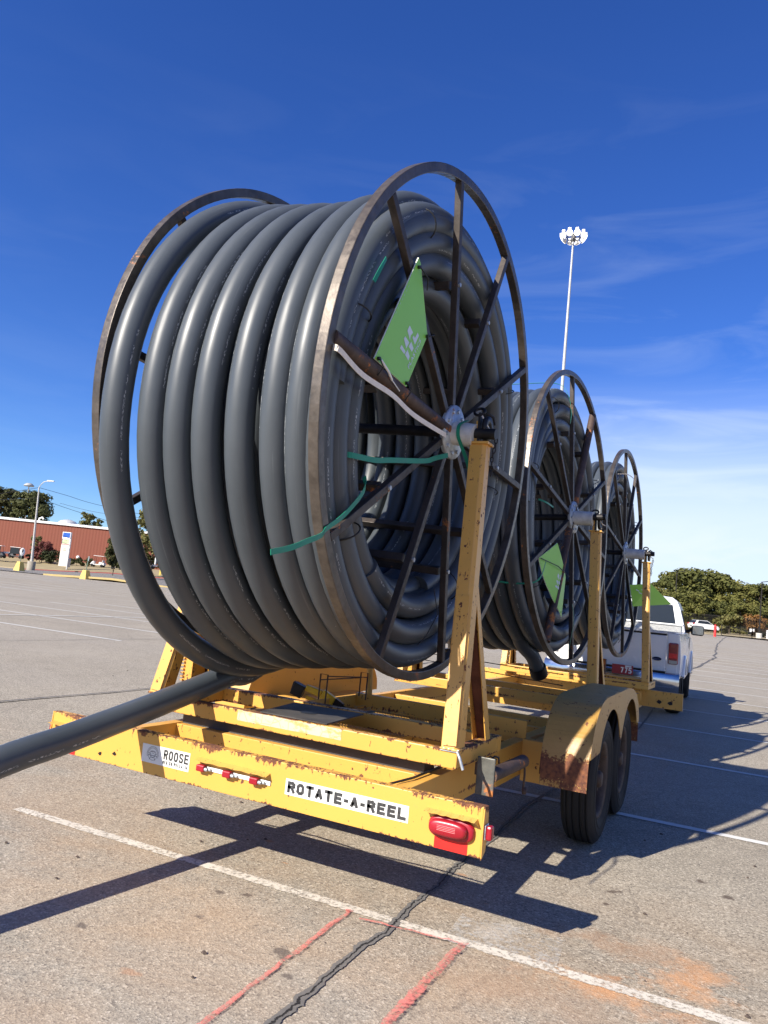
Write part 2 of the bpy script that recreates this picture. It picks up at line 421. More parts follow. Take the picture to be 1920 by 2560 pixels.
def strip(b, pts, wid, z=.004, hf=None, wob=0):
    """flat ribbon on the ground, v runs 0..1 across"""
    pts = [Vector((p[0], p[1], 0)) for p in pts]; vs = []; fs = []; uv = []; L = 0
    for i, p in enumerate(pts):
        a = pts[max(0, i-1)]; c = pts[min(len(pts)-1, i+1)]; d = (c-a).normalized(); nrm = Vector((-d.y, d.x, 0))
        w_ = wid[i] if isinstance(wid, (list, tuple)) else wid
        if wob: w_ *= 1+wob*rnd.uniform(-1, 1)
        for s_ in (-.5, .5):
            r = p+nrm*w_*s_; vs.append((r.x, r.y, z+(hf(r.x, r.y) if hf else 0)))
    for i in range(len(pts)-1):
        l2 = L+(pts[i+1]-pts[i]).length
        fs.append((2*i, 2*i+2, 2*i+3, 2*i+1)); uv.append([(L, 0), (l2, 0), (l2, 1), (L, 1)]); L = l2
    b.add(vs, fs, False, uv)
def seg(a, b_, n):
    return [(a[0]+(b_[0]-a[0])*i/n, a[1]+(b_[1]-a[1])*i/n) for i in range(n+1)]
# near, worn stall line
b = MB(); strip(b, seg((-1.56, .13), (4.0, .25), 24), .098, .004, None, .06)
tag(b.build('parking_line', M['line_near']), kind='structure')
# the rest of the stall lines
b = MB()
LY = [.17+2.772*k for k in range(1, 34)]
for k, y in enumerate(LY):
    strip(b, seg((-1.56, y), (4.05, y+.09), 6), .085 if k < 8 else .1, .004+.004*ss(20, 80, y), gz)
    strip(b, seg((4.15, y+.09), (9.7, y+.2), 6), .1, .004+.004*ss(20, 80, y), gz)
for k, y in enumerate(LY[2:24]):
    x0 = -9.2-.12*k
    strip(b, seg((x0-11.2, y-.15), (x0, y+.1), 6), .10, .004+.004*ss(20, 80, y), gz)
strip(b, seg((-14.7, 9.2), (-16.6, 60), 20), .10, .009, gz)
strip(b, seg((4.1, 12), (4.4, 92), 30), .1, .012, gz)
for r in range(3):
    for k, y in enumerate(LY[6+r*2:24]):
        x0 = -28-r*19
        strip(b, seg((x0-11, y), (x0, y+.1), 4), .10, .01, gz)
tag(b.build('parking_line', M['line']), kind='structure')
# pink spray marks and white dust
b = MB()
def wig(pts, a=.006):
    out = []
    for p in pts: out.append((p[0]+rnd.uniform(-a, a), p[1]+rnd.uniform(-a, a)))
    return out
strip(b, wig(seg((.62, .15), (.66, -1.2), 30)), .032, .008, None, .25)
strip(b, wig(seg((.60, .13), (.64, .14), 4), .003), .03, .012)
strip(b, wig(seg((.70, .085), (1.16, .150), 14)), .020, .016, None, .25)
strip(b, wig(seg((1.155, .17), (1.13, -1.1), 30)), .056, .012, None, .2)
tag(b.build('paint_mark', M['pink']), kind='structure')
b = MB(); strip(b, seg((1.05, .33), (1.52, .37), 6), .42, .0044, None, .1)
tag(b.build('dust_patch', M['dust']), kind='structure')
# sealed cracks
def crack_mat():
    m, n, b_ = mat('crack_sealant'); q = NB(n); P = q.pos(); X = q.xyz(q.uv())
    ed = q.math('ABSOLUTE', q.math('SUBTRACT', X['Y'], .5))
    a = q.math('ADD', q.noise(P, 22, 5, .65), q.mapr(ed, .22, .5, .25, -.25))
    q.set(b_.inputs['Alpha'], q.mapr(a, .44, .5))
    gap = q.mapr(q.math('ABSOLUTE', q.math('SUBTRACT', q.math('SUBTRACT', X['Y'], .5), q.math('MULTIPLY', q.math('SUBTRACT', q.noise(P, 17, 6, .72), .5), .9))), .05, .09)
    q.set(b_.inputs['Base Color'], q.mix(gap, (.012, .012, .012), q.mix(q.noise(P, 40, 4), (.10, .095, .088), (.19, .178, .16))))
    b_.inputs['Roughness'].default_value = .75
    q.set(b_.inputs['Normal'], q.bump(gap, .8, .01))
    return m
M['crack'] = crack_mat()
b = MB()
cp = [(.84, -1.8), (.833, -.789), (.831, -.644), (.822, -.409), (.818, -.137), (.838, .045), (.832, .2), (.812, .40), (.814, .546), (.825, .714), (.795, .973), (.797, 1.093), (.80, 1.70), (.763, 2.62), (.778, 2.894), (.85, 4.2), (.8, 5.5), (.9, 8), (.75, 12)]
cc = []
for i in range(len(cp)-1):
    for j in range(6):
        t = j/6; cc.append((cp[i][0]*(1-t)+cp[i+1][0]*t+rnd.gauss(0, .004), cp[i][1]*(1-t)+cp[i+1][1]*t))
strip(b, cc, .052, .0048, None, .2)
c2 = seg((.7, 12), (.58, 24), 14)+seg((.5, 25), (.75, 38), 12)+seg((.7, 39), (0.1, 60), 14)+seg((0, 62), (-.3, 105), 14)
c2 = [(p[0]+rnd.uniform(-.07, .07), p[1]) for p in c2]
strip(b, c2, .12, .014, gz, .3)
c3 = [(-4.44+rnd.uniform(-.03, .03), y*.45) for y in range(-4, 40)]
strip(b, c3, .045, .012, None, .3)
c4 = [(-9.4+rnd.uniform(-.04, .04), y*.6) for y in range(8, 60)]
strip(b, c4, .022, .012, None, .3)
tag(b.build('asphalt_crack', M['crack']), kind='structure')

# ------------------------------------------------------------------ text
def text_mesh(txt, width, height, mt, name, parent, origin, xdir, ydir, bold=.0, th=.0008, shear=0.):
    """lettering as a thin mesh fitted to width x height, lower-left corner at origin"""
    cu = bpy.data.curves.new('t', 'FONT'); cu.body = txt; cu.offset = bold; cu.shear = shear; cu.space_character = 1.08
    cu.resolution_u = 3
    o = bpy.data.objects.new('t', cu); COL.objects.link(o)
    dg = bpy.context.evaluated_depsgraph_get(); dg.update()
    me = bpy.data.meshes.new_from_object(o.evaluated_get(dg)); bpy.data.objects.remove(o)
    xs = [v.co.x for v in me.vertices]; ys = [v.co.y for v in me.vertices]
    x0, x1, y0, y1 = min(xs), max(xs), min(ys), max(ys)
    X, Y, O = Vector(xdir), Vector(ydir), Vector(origin)
    for v in me.vertices:
        v.co = O+X*((v.co.x-x0)/(x1-x0)*width)+Y*((v.co.y-y0)/(y1-y0)*height)
    me.name = name; me.materials.clear(); me.materials.append(mt)
    r = bpy.data.objects.new(name, me); COL.objects.link(r)
    if parent: r.parent = parent
    return r

GL = {'R': [[(0, 0), (0, 1), (.72, 1), (1, .86), (1, .62), (.72, .5), (0, .5)], [(.55, .5), (1, 0)]], 'O': [[(.0, .2), (0, .8), (.28, 1), (.72, 1), (1, .8), (1, .2), (.72, 0), (.28, 0), (0, .2)]],
 'S': [[(1, .88), (.8, 1), (.2, 1), (0, .86), (0, .66), (.25, .54), (.75, .46), (1, .34), (1, .14), (.8, 0), (.2, 0), (0, .12)]], 'E': [[(1, 1), (0, 1), (0, 0), (1, 0)], [(0, .52), (.85, .52)]],
 'T': [[(0, 1), (1, 1)], [(.5, 1), (.5, 0)]], 'A': [[(0, 0), (.5, 1), (1, 0)], [(.2, .3), (.8, .3)]], 'L': [[(0, 1), (0, 0), (1, 0)]], 'M': [[(0, 0), (0, 1), (.5, .25), (1, 1), (1, 0)]],
 'F': [[(1, 1), (0, 1), (0, 0)], [(0, .52), (.8, .52)]], 'G': [[(1, .78), (.75, 1), (.25, 1), (0, .8), (0, .2), (.25, 0), (.75, 0), (1, .2), (1, .48), (.55, .48)]], 'C': [[(1, .78), (.75, 1), (.25, 1), (0, .8), (0, .2), (.25, 0), (.75, 0), (1, .22)]],
 'P': [[(0, 0), (0, 1), (.75, 1), (1, .85), (1, .6), (.75, .46), (0, .46)]], 'I': [[(.5, 0), (.5, 1)]], '-': [[(.1, .45), (.9, .45)]], '.': [[(.3, .03), (.6, .03)]], ',': [[(.55, .1), (.35, -.12)]],
 '7': [[(0, 1), (1, 1), (.35, 0)]], '5': [[(1, 1), (.05, 1), (0, .55), (.7, .6), (1, .42), (1, .16), (.75, 0), (0, .02)]]}
def block_text(txt, width, height, sw, mt, parent, origin, xdir, ydir, gap=.32):
    """heavy block lettering drawn stroke by stroke (like the stencilled decals)"""
    O, X, Y = Vector(origin), Vector(xdir).normalized(), Vector(ydir).normalized(); Z = X.cross(Y)
    ad = {' ': .55, 'I': .35, '.': .35, ',': .3, '-': .6}
    tot = sum(ad.get(c, 1) for c in txt)+gap*(len(txt)-1); u = width/tot; b = MB(); x = 0
    for c in txt:
        cw = ad.get(c, 1)*u
        for st in GL.get(c, []):
            P_ = [(x+sw/2+p[0]*(cw-sw), sw/2+p[1]*(height-sw)) for p in st]
            for q_ in range(len(P_)-1):
                (xa, ya), (xb, yb) = P_[q_], P_[q_+1]; L = hypot(xb-xa, yb-ya); dx, dy = (xb-xa)/L*sw/2, (yb-ya)/L*sw/2
                e0 = 1.0 if q_ == 0 or len(P_) < 9 else .45; e1 = 1.0 if q_ == len(P_)-2 or len(P_) < 9 else .45
                if st[0][0] != st[-1][0] and c in 'AM7': e0 = e1 = .5
                qd = [(xa-dx*e0+dy, ya-dy*e0-dx), (xb+dx*e1+dy, yb+dy*e1-dx), (xb+dx*e1-dy, yb+dy*e1+dx), (xa-dx*e0-dy, ya-dy*e0+dx)]
                b.add([O+X*m_+Y*n_+Z*(.00001*(q_ % 5)) for m_, n_ in qd], [(0, 1, 2, 3)])
        x += cw+gap*u
    o = b.build('lettering', mt, parent); return o

# ------------------------------------------------------------------ trailer
def TX(v):
    """the long frame runs a touch to the right and down towards the tow vehicle"""
    return Vector((v.x+.018*max(0, v.y-.42), v.y, v.z-.008*max(0, v.y-.8)))
tr = thing('reel_trailer', 'long rusty yellow three-reel utility trailer hitched behind the white pickup', 'trailer')
MY_b = yellow('bumper_yellow', ((.614, .045), (.413, .018)), .75)
MY_rail = yellow('rail_yellow', ((.655, .02), (.45, .02)), .5)
MY_beam = yellow('beam_yellow', ((.73, .03), (.645, .022)), .7)
MY = yellow('worn_yellow', (), .6)
MY_post = yellow('post_yellow', (), 1.15, .35)
MY_fen = yellow('fender_yellow', ((.44, .22),), .9, .5, .25, True, (.42, .24, .055))
MY_fl = yellow('fender_clean_yellow', (), .6, .5, 0, False, (.60, .33, .06))
MY_fin = yellow('deck_yellow', ((.62, .04),), 1.0)
MB_brown = plain('red_brown_primer', (.12, .045, .025), .8, 0, .3, .4, 12, .3)

# bumper: bent channel with lip, end caps
b = MB()
zb, zt = .413, .614; W0, W1 = -1.234, 1.243; t = .006
b.box((W0, 0, zb), (W1, t, zt)); b.box((W0, t, zt-t), (W1, .055, zt)); b.box((W0, t, zb), (W1, .05, zb+t))
bump = b.build('bumper', MY_b, tr, .0025)
for sx, x in ((1, W1+.0005), (-1, W0-.0065)):
    pl = [(x, 0, zb-.004), (x, .045, zb+.02), (x, .062, zb+.10), (x, .05, zt-.0), (x, 0, zt+.002), (x, -.006, zt-.1)]
    MB().plate(pl, .006, (1, 0, 0)).build('end_cap', MY_b, bump, .001)
# bolt holes / torn spots at left
for cx, cz in ((-1.0, .50), (-.86, .455), (-.86, .54), (-.76, .47)):
    MB().plate([(cx+.013*cos(a)*rnd.uniform(.6, 1.2), -.0008, cz+.010*sin(a)*rnd.uniform(.6, 1.3)) for a in [i*pi/4 for i in range(8)]], .0007, (0, -1, 0)).build('hole', M['black_steel'], bump)
# decals
def decal(name, corners, mt, parent=bump, off=.0012):
    return MB().plate([(x, -off, z) for x, z in corners], .0008, (0, 1, 0)).build(name, mt, parent)
d1 = decal('maker_decal', [(-.573, .470), (-.267, .470), (-.267, .560), (-.575, .559)], M['decal_white'])
block_text('ROOSE', .158, .047, .0092, M['ink'], d1, (-.432, -.0021, .503), (1, 0, 0), (0, 0, 1), .24)
block_text('MFG CO PELLA, IA', .160, .0175, .0034, M['ink'], d1, (-.434, -.0021, .480), (1, 0, 0), (0, 0, 1), .42)
b = MB()
def ring2(b, cx, cz, r, w, n=36, a0=0, a1=2*pi, sq=1.):
    vs = []; fs = []
    for i in range(n+1):
        a = a0+(a1-a0)*i/n
        for q_ in (r-w/2, r+w/2): vs.append((cx+q_*cos(a), -.0019, cz+q_*sin(a)*sq))
    for i in range(n): fs.append((2*i, 2*i+1, 2*i+3, 2*i+2))
    b.add(vs, fs)
ring2(b, -.503, .515, .030, .0016)
for k in range(22):   # ring of small lettering round the upper emblem
    a = radians(200-k*220/21); b.add([(-.503+r*cos(a+da), -.0019, .515+r*sin(a+da)) for r, da in ((.0345, -.045), (.0345, .045), (.0385, .04), (.0385, -.04))], [(0, 1, 2, 3)])
ring2(b, -.503, .515, .018, .0014, 20, 0, 2*pi, .9); ring2(b, -.503, .507, .010, .0016, 14, pi, 2*pi)
for x0, z0, x1, z1 in ((-.530, .520, -.515, .512), (-.491, .512, -.476, .520), (-.515, .500, -.522, .486), (-.493, .500, -.485, .486), (-.520, .527, -.486, .527), (-.533, .508, -.473, .508), (-.509, .519, -.505, .519), (-.501, .519, -.497, .519)):
    b.bar((x0, -.0016, z0), (x1, -.0016, z1), .0004, .0020, (0, 0, 1) if abs(x1-x0) > abs(z1-z0) else (1, 0, 0))
b.build('emblem', M['ink'], d1)
d2 = decal('name_decal', [(.297, .479), (.918, .482), (.917, .552), (.297, .550)], M['decal_white'])
block_text('ROTATE-A-REEL', .598, .050, .0142, M['ink'], d2, (.309, -.0021, .490), (1, 0, 0), (0, 0, 1), .22)
# three-light bar with its hood
b = MB(); b.box((-.212, -.006, .500), (.216, -.0005, .519)); lb = b.build('light_bar', M['white'], bump, .001)
for lx in (-.172, -.015, .142):
    b = MB(); b.box((lx-.030, -.032, .494), (lx+.018, -.0065, .526)); b.build('lamp', M['red_lens'], lb, .006)
    b = MB(); b.cyl((lx+.020, -.022, .508), (lx+.036, -.022, .508), .0085, 12); b.cyl((lx+.037, -.014, .508), (lx+.048, -.014, .508), .007, 10); b.build('bolt', M['hub'], lb)
def hood(x0, x1, z, dep, drop):
    b = MB(); n = 18; vs = []
    for i in range(n+1):
        x = x0+(x1-x0)*i/n; j = .0018*sin(i*1.7)
        vs += [(x, -.0005, z+j*.4), (x, -dep, z-drop+j), (x, -dep, z-drop-.002+j), (x, -.0005, z-.003+j*.4)]
    fs = []
    for i in range(n):
        o = 4*i
        for k in range(4): fs.append((o+k, o+(k+1) % 4, o+4+(k+1) % 4, o+4+k))
    fs += [(0, 1, 2, 3), (4*n+3, 4*n+2, 4*n+1, 4*n)]
    return b.add(vs, fs)
MY_hood = yellow('hood_yellow', (), 1.0, .4, 0, False, (.56, .33, .07))
hood(-.213, .208, .554, .036, .010).build('lamp_hood', MY_hood, bump)
h_ = hood(.999, 1.222, .566, .042, .006)
h_.add([(1.222, -.0006, .565), (1.222, -.041, .558), (1.232, -.0006, .530)], [(0, 1, 2)])
h_.build('lamp_hood', MY_hood, bump)
h_ = hood(-1.222, -.999, .566, .042, .006); h_.build('lamp_hood', MY_hood, bump)
def oval(cx, cz, a, c, y0, y1, n=36, flat=1., s1=.86):
    b = MB()
    def P_(s, y): 
        out = []
        for i in range(n):
            t_ = 2*pi*i/n; e = 2/2.9
            out.append((cx+a*s*math.copysign(abs(cos(t_))**e, cos(t_)), y, cz+c*(1-(1-s)*a/c*.8)*math.copysign(abs(sin(t_))**e, sin(t_))))
        return out
    rings = [P_(1, y0), P_(1, y0+(y1-y0)*.45), P_(.96, y0+(y1-y0)*.8), P_(s1, y1)]
    vs = [p for r in rings for p in r]; fs = []
    for i in range(3):
        for k in range(n): fs.append((i*n+k, i*n+(k+1) % n, (i+1)*n+(k+1) % n, (i+1)*n+k))
    fs.append(tuple(3*n+k for k in range(n)))
    b.add(vs, fs, True); return b
for cx in (1.115, -1.11):
    MB().plate([(cx-.073, -.0010, .4145), (cx+.073, -.0010, .4145), (cx+.073, -.0010, .462), (cx-.073, -.0010, .462)], .0008, (0, 1, 0)).build('reflective_sticker', M['red_tape'], bump)
    tl = oval(cx, .505, .100, .047, -.0025, -.020, s1=.9).build('tail_light', M['red_lens'], bump)
    ln = oval(cx-.008, .508, .083, .033, -.0205, -.046, s1=.82).build('lens', M['red_lens'], tl)
    b = MB()
    for k in range(4): b.box((cx-.05, -.0475, .500+k*.006), (cx+.03, -.0462, .5015+k*.006))
    b.build('lens_rib', plain('lens_rib', (.75, .25, .25), .3), tl)
b = MB(); b.box((W1+.0072, .006, .487), (W1+.012, .052, .545)); mk = b.build('marker_light', M['white'], bump, .003)
b = MB(); b.box((W1+.0125, .010, .485), (W1+.038, .048, .542)); b.build('lens', M['red_lens'], mk, .008)
b = MB(); b.box((W0-.034, .010, .485), (W0-.0072, .048, .542)); b.build('marker_light', M['red_lens'], bump, .008)

# longitudinal rails
for sx in (1, -1):
    x0, x1 = (.772, .850) if sx > 0 else (-.822, -.757)
    b = MB(TX); b.box((x0, .0555, .405), (x1, 1.43, .587)); r1 = b.build('side_rail', MY_rail, tr, .004)
    b = MB(TX); b.box((x0-.002, 1.4305, .372), (x1+.002, 2.30, .589)); b.build('gusset_plate', MY_rail, r1, .003)
    b = MB(TX); b.box((x0, 2.3005, .40), (x1, 7.45, .585)); b.build('side_rail', MY_rail, tr, .004)
    xa, xb_ = (x1+.0005, 1.128) if sx > 0 else (-1.128, x0-.0005)
    b = MB(TX); b.box((xa, 1.93, .335), (xb_, 2.01, .60)); b.build('fender_bracket', MY_rail, r1, .006)
    b = MB(TX); b.box((xa, 2.05, .555), (xb_, 3.2, .563)); b.build('fender_shelf', MY_rail, r1, .002)
    if sx > 0:
        b = MB(TX); b.box((.8505, .395, .505), (.8515, .60, .552)); b.build('red_reflector', M['red_tape'], r1)
        b = MB(TX); b.box((.8505, .601, .508), (.8515, .76, .556)); b.build('white_reflector', M['decal_white'], r1)
# cross member below the first cradle, dark trough boxes behind it
b = MB(); b.box((-.7565, .45, .495), (.7715, .458, .580)); b.box((-.7565, .4585, .572), (.7715, .50, .580)); b.build('cross_channel', MY_fin, tr, .002)
b = MB(); b.box((-.756, .505, .555), (.771, .64, .640)); b.build('storage_trough', M['mat_black'], tr)
b = MB(); b.box((-.05, .66, .34), (.35, .98, .60)); b.build('storage_trough', M['mat_black'], tr, .01)
for yy in (1.45, 2.75, 3.35, 5.1, 5.9):
    b = MB(TX); b.box((-.756, yy, .43), (.7715, yy+.07, .57)); b.build('cross_member', MY_fin, tr, .003)
YR = .8187; SP = 3.3160; ZH = 2.3971
REEL = [(.002, -.013, .007, -.018, .053, -50.85), (.001, -.007, -.074, -.062, -.036, -42.7), (.013, -.021, -.083, -.035, -.017, -44.4)]
HX = [(.75, .868), (.800, .915), (.875, .985)]      # x-range of each right post head
for k in range(3):
    y0 = .42+SP*k; yh = YR+SP*k; dz = REEL[k][2]
    b = MB(TX); b.box((-.955, y0, .645), (.964, y0+.052, .730)); bmA = b.build('cradle_beam', MY_beam, tr, .004)
    b = MB(TX); b.box((-.955, y0+.60, .645), (.964, y0+.68, .730)); bmB = b.build('cradle_beam', MY_beam, tr, .004)
    for x0, x1 in ((.892, .9635), (-.9545, -.885)):
        b = MB(TX); b.box((x0, y0+.0525, .6445), (x1, y0+.5995, .7285)); b.build('cradle_side', MY_beam, tr, .004)
    for sx in (1, -1):
        # raking post, rear face broad; front brace is an open channel
        if sx > 0:
            base = TX(Vector((.921, y0+.05, .730))); h0, h1 = HX[k]; top = Vector(((h0+h1)/2-.002, yh-.01, 2.292+dz))
        else:
            base = TX(Vector((-.91, y0+.045, .730))); top = Vector((-.80, yh-.01, 2.292+dz))
        b = MB(); ax = (top-base).normalized()
        wb, wt, db, dt = .086, .092, .10, .085
        q_ = lambda c, w_, d_, ch=.012: [c+Vector((-w_/2, -d_/2, 0)), c+Vector((w_/2-ch*1.6, -d_/2, 0)), c+Vector((w_/2, -d_/2+ch*1.2, 0)), c+Vector((w_/2, d_/2, 0)), c+Vector((-w_/2, d_/2, 0))]
        b.hexa(q_(base, wb, db), q_(top, wt, dt))
        po = b.build('post', MY_post, tr, .003)
        # brace
        jt = base+(top-base)*.50+Vector((0, .055, 0)); bb = TX(Vector((sx*.922, y0+.515, .66)))
        b = MB()
        b.bar(bb, jt, .070, .006, (0, 1, 0)); 
        b.bar(bb+Vector((sx*.036, -.030, 0)), jt+Vector((sx*.036, -.010, 0)), .005, .075, (0, 1, 0), .005, .045)
        b.bar(bb+Vector((-sx*.036, -.030, 0)), jt+Vector((-sx*.036, -.010, 0)), .005, .075, (0, 1, 0), .005, .045)
        br = b.build('brace', MY_post, po)
        b = MB(); b.bar(bb+Vector((0, -.006, .02)), jt+Vector((0, -.004, -.12)), .060, .003, (0, 1, 0)); b.build('rusty_web', MB_brown, po)
        b_w = MB(); wp = []
        for i in range(41):
            t_ = i/40*4; e_ = int(min(3, t_)); f_ = t_-e_; c4 = [(-.045, -.054), (.045, -.054), (.045, .052), (-.045, .052), (-.045, -.054)]
            wp.append(base+Vector((c4[e_][0]*(1-f_)+c4[e_+1][0]*f_, c4[e_][1]*(1-f_)+c4[e_+1][1]*f_, .003+.0015*sin(i*2.3))))
        b_w.tube(wp, .0055, 6); b_w.build('weld_bead', MY_beam, po)
        # seam sleeve on the lower half
        b = MB(); m_ = base+(top-base)*.47
        b.bar(base+Vector((0, -.052, .02)), m_+Vector((0, -.050, 0)), wb*.80, .004, (0, 1, 0)); b.build('doubler_plate', MY_post, po)
        # head: two fork plates, pin loop and cap
        hx = top.x
        b = MB()
        b.box((hx-.062, yh-.062, top.z), (hx+.060, yh+.045, top.z+.014))
        b.hexa([(hx-.034, yh-.035, top.z+.0145), (hx-.014, yh-.035, top.z+.0145), (hx-.014, yh-.018, top.z+.0145), (hx-.034, yh-.018, top.z+.0145)],
               [(hx-.028, yh-.030, top.z+.135), (hx-.014, yh-.030, top.z+.135), (hx-.014, yh-.018, top.z+.135), (hx-.028, yh-.018, top.z+.135)])
        b.build('post_cap', MY_post, po, .002)
        b = MB()
        hz = ZH+dz
        b.lathe([(.030, -.012), (.066, -.012), (.070, -.004), (.070, .012), (.030, .012), (.030, -.012)], (hx+.022, yh+.02, hz-.005), (1, 0, 0), 20)
        b.bar((hx-.006, yh-.02, hz-.09), (hx-.012, yh-.01, hz+.075), .012, .045, (0, 1, 0))
        b.tube([(hx-.02+.03*cos(a), yh-.01+.012*sin(a), hz+.085+.022*sin(a)) for a in [i*2*pi/14 for i in range(14)]], .008, 8, True)
        b.tube([(hx+.03, yh-.02, hz+.07), (hx+.058, yh+.0, hz+.055), (hx+.06, yh+.03, hz+.02)], .007, 8)
        b.build('axle_clamp', M['black_steel'], po, 0)
        # chain
        if sx > 0:
            b = MB(); cx0 = hx+.072
            for i in range(9):
                c_ = Vector((cx0-.002*i+.004*sin(i), yh+.035, hz-.045-.026*i)); hor = i % 2
                pts = []
                for a in [j*2*pi/12 for j in range(12)]:
                    u_ = .0085*cos(a); v_ = .016*sin(a)
                    pts.append(c_+(Vector((u_, 0, v_)) if hor else Vector((0, u_, v_))))
                b.tube(pts, .0032, 6, True)
            b.build('chain', M['black_steel'], po)
            b = MB(); b.tube([(hx+.0, yh-.02, hz+.06), (hx+.03, yh-.02, hz+.01), (hx+.05, yh+.0, hz-.025), (cx0, yh+.03, hz-.035)], .0045, 6); b.build('cord', M['white_strap'], po)
        else:
            # ladder-toothed winch upright next to the left post
            b = MB(TX); b.box((-.985, y0+.30, .731), (-.915, y0+.42, 1.62-.1*k)); 
            for i in range(16): b.box((-.992, y0+.285, .78+i*.022), (-.972, y0+.2995, .789+i*.022))
            b.build('winch_upright', MY_post, po, .002)
            b = MB(TX); b.cyl((-.95, y0+.12, 1.16), (-.95, y0+.30, 1.16), .016, 10); b.build('tie_bar', MY_post, po)
b = MB()
b.tube([(-.70, .10, .592), (-.35, .13, .590), (0, .09, .591), (.4, .12, .592), (.76, .10, .594), (.80, .3, .598), (.81, .6, .60), (.79, 1.0, .605), (.80, 1.4, .60)], .006, 8)
b.build('wiring_loom', M['wire'], tr)
for x in (-.80, -.40, .40, .80):
    b = MB(); b.tube([(x+.03*cos(a)*1.0, .4465+.0*a, .60+.02*sin(a)) for a in [i*pi/6 for i in range(12)]], .003, 5, True)
# white tape on rear beam, hose tape at post foot
b = MB(); vs = []
b.plate([(-.315, .4190, .672), (.338, .4190, .674), (.336, .4190, .728), (.1, .4190, .726), (-.1, .4190, .7285), (-.315, .4190, .727)], .0008, (0, 1, 0))
def tape_mat():
    m, n, b_ = mat('peeling_white_tape'); q = NB(n); P = q.pos()
    f = q.noise(q.scale(P, (9, 9, 22)), 1, 7, .7); v = q.new('ShaderNodeTexVoronoi', {'Scale': 17., 'Vector': P}, feature='DISTANCE_TO_EDGE')
    k = q.math('MAXIMUM', q.mapr(f, .50, .58), q.math('MULTIPLY', q.mapr(v.outputs['Distance'], .05, .02), .6))
    q.set(b_.inputs['Base Color'], q.mix(k, (.50, .46, .34), (.52, .36, .12))); b_.inputs['Roughness'].default_value = .6
    return m
b.build('peeling_tape', tape_mat(), tr)
b = MB(); b.box((.876, .4135, .722), (.972, .4195, .738)); b.tube([(.965, .415, .728), (.985, .40, .705), (1.005, .40, .655)], .0075, 8); b.build('tape_wrap', M['hub'], tr, .002)
# cover plate across the first cradle
MB().plate([(-.18, .432, .7335), (.235, .440, .7335), (.215, .90, .7375), (-.235, .87, .7375)], .006, (0, 0, 1)).build('cover_plate', M['mat_black'], tr)
MB().cyl((.005, .64, .7418), (.005, .64, .7432), .05, 24).build('hole', M['wire'], tr)
# tray of expanded metal between cradles
def mesh_mat():
    m, n, b_ = mat('expanded_metal'); q = NB(n); P = q.pos()
    c = q.math('ABSOLUTE', q.math('SINE', q.math('MULTIPLY', q.math('ADD', q.xyz(P)['X'], q.math('MULTIPLY', q.xyz(P)['Y'], .5)), 150)))
    d = q.math('ABSOLUTE', q.math('SINE', q.math('MULTIPLY', q.math('SUBTRACT', q.xyz(P)['X'], q.math('MULTIPLY', q.xyz(P)['Y'], .5)), 150)))
    e = q.math('MINIMUM', c, d)
    q.set(b_.inputs['Alpha'], q.mapr(e, .42, .40))
    q.set(b_.inputs['Base Color'], q.mix(q.noise(P, 14, 4), (.45, .28, .07), (.20, .09, .03))); b_.inputs['Roughness'].default_value = .8
    return m
b = MB(TX); b.box((-.40, 1.12, .612), (.36, 1.935, .615)); tray = b.build('mesh_tray', mesh_mat(), tr)
b = MB(TX); b.box((-.41, 1.10, .60), (-.402, 1.94, .70)); b.box((-.41, 1.9405, .60), (.87, 1.948, .715)); b.box((-.41, 1.9485, .707), (.87, 1.99, .715)); b.build('tray_wall', MY_fin, tray, .002)
b = MB(); b.cyl((-.285, 1.97, .706), (-.303, 1.97, .935), .021, 16); b.build('pipe_stub', MY_post, tr)
b = MB(TX)
for (xx, yy, hh) in ((-.41, 1.42, .17), (-.36, 1.90, .17)):
    b.tube([(xx, yy, .70), (xx, yy, .70+hh), (xx+.055, yy+.0, .70+hh), (xx+.055, yy, .68)], .0055, 8)
b.tube([(-.41, 1.42, .83), (-.36, 1.90, .83)], .004, 6); b.tube([(-.355, 1.42, .86), (-.305, 1.90, .84)], .004, 6)
b.build('wire_guard', M['rustpipe'], tr)
# black hanging bracket lines between station 2 posts
b = MB(TX); b.bar((-.90, 4.10, .86), (.60, 4.05, .80), .008, .008); b.bar((-.90, 4.10, .93), (.60, 4.05, .90), .008, .008); b.build('tie_rod', M['black_steel'], tr)

# folded jack on right rail
b = MB(); b.box((1.003, .612, .508), (1.096, .622, .690)); jk = b.build('jack_foot', steel('jack_plate', (.12, .12, .105), .5, .4, .6), tr, .009)
b = MB(); b.cyl((1.075, .6225, .607), (1.12, 1.05, .622), .034, 18); b.box((.966, .70, .58), (1.04, .80, .64)); b.build('jack_tube', M['rustpipe'], tr)
b = MB(); b.tube([(1.125, 1.06, .62), (1.128, 1.07, .55), (1.124, 1.08, .48)], .006, 8); b.lathe([(.0, -.01), (.018, -.01), (.02, .0), (.018, .012), (0, .012)], (1.127, 1.085, .462), (1, .3, 0), 12); b.build('crank', M['rustpipe'], tr)
b = MB(); b.tube([(1.02, .75, .645), (1.04, .78, .67), (1.05, .82, .66), (1.06, .80, .635)], .005, 6); b.tube([(1.01, .72, .65), (1.03, .74, .675), (1.06, .75, .66)], .004, 6); b.build('wiring', M['wire'], tr)

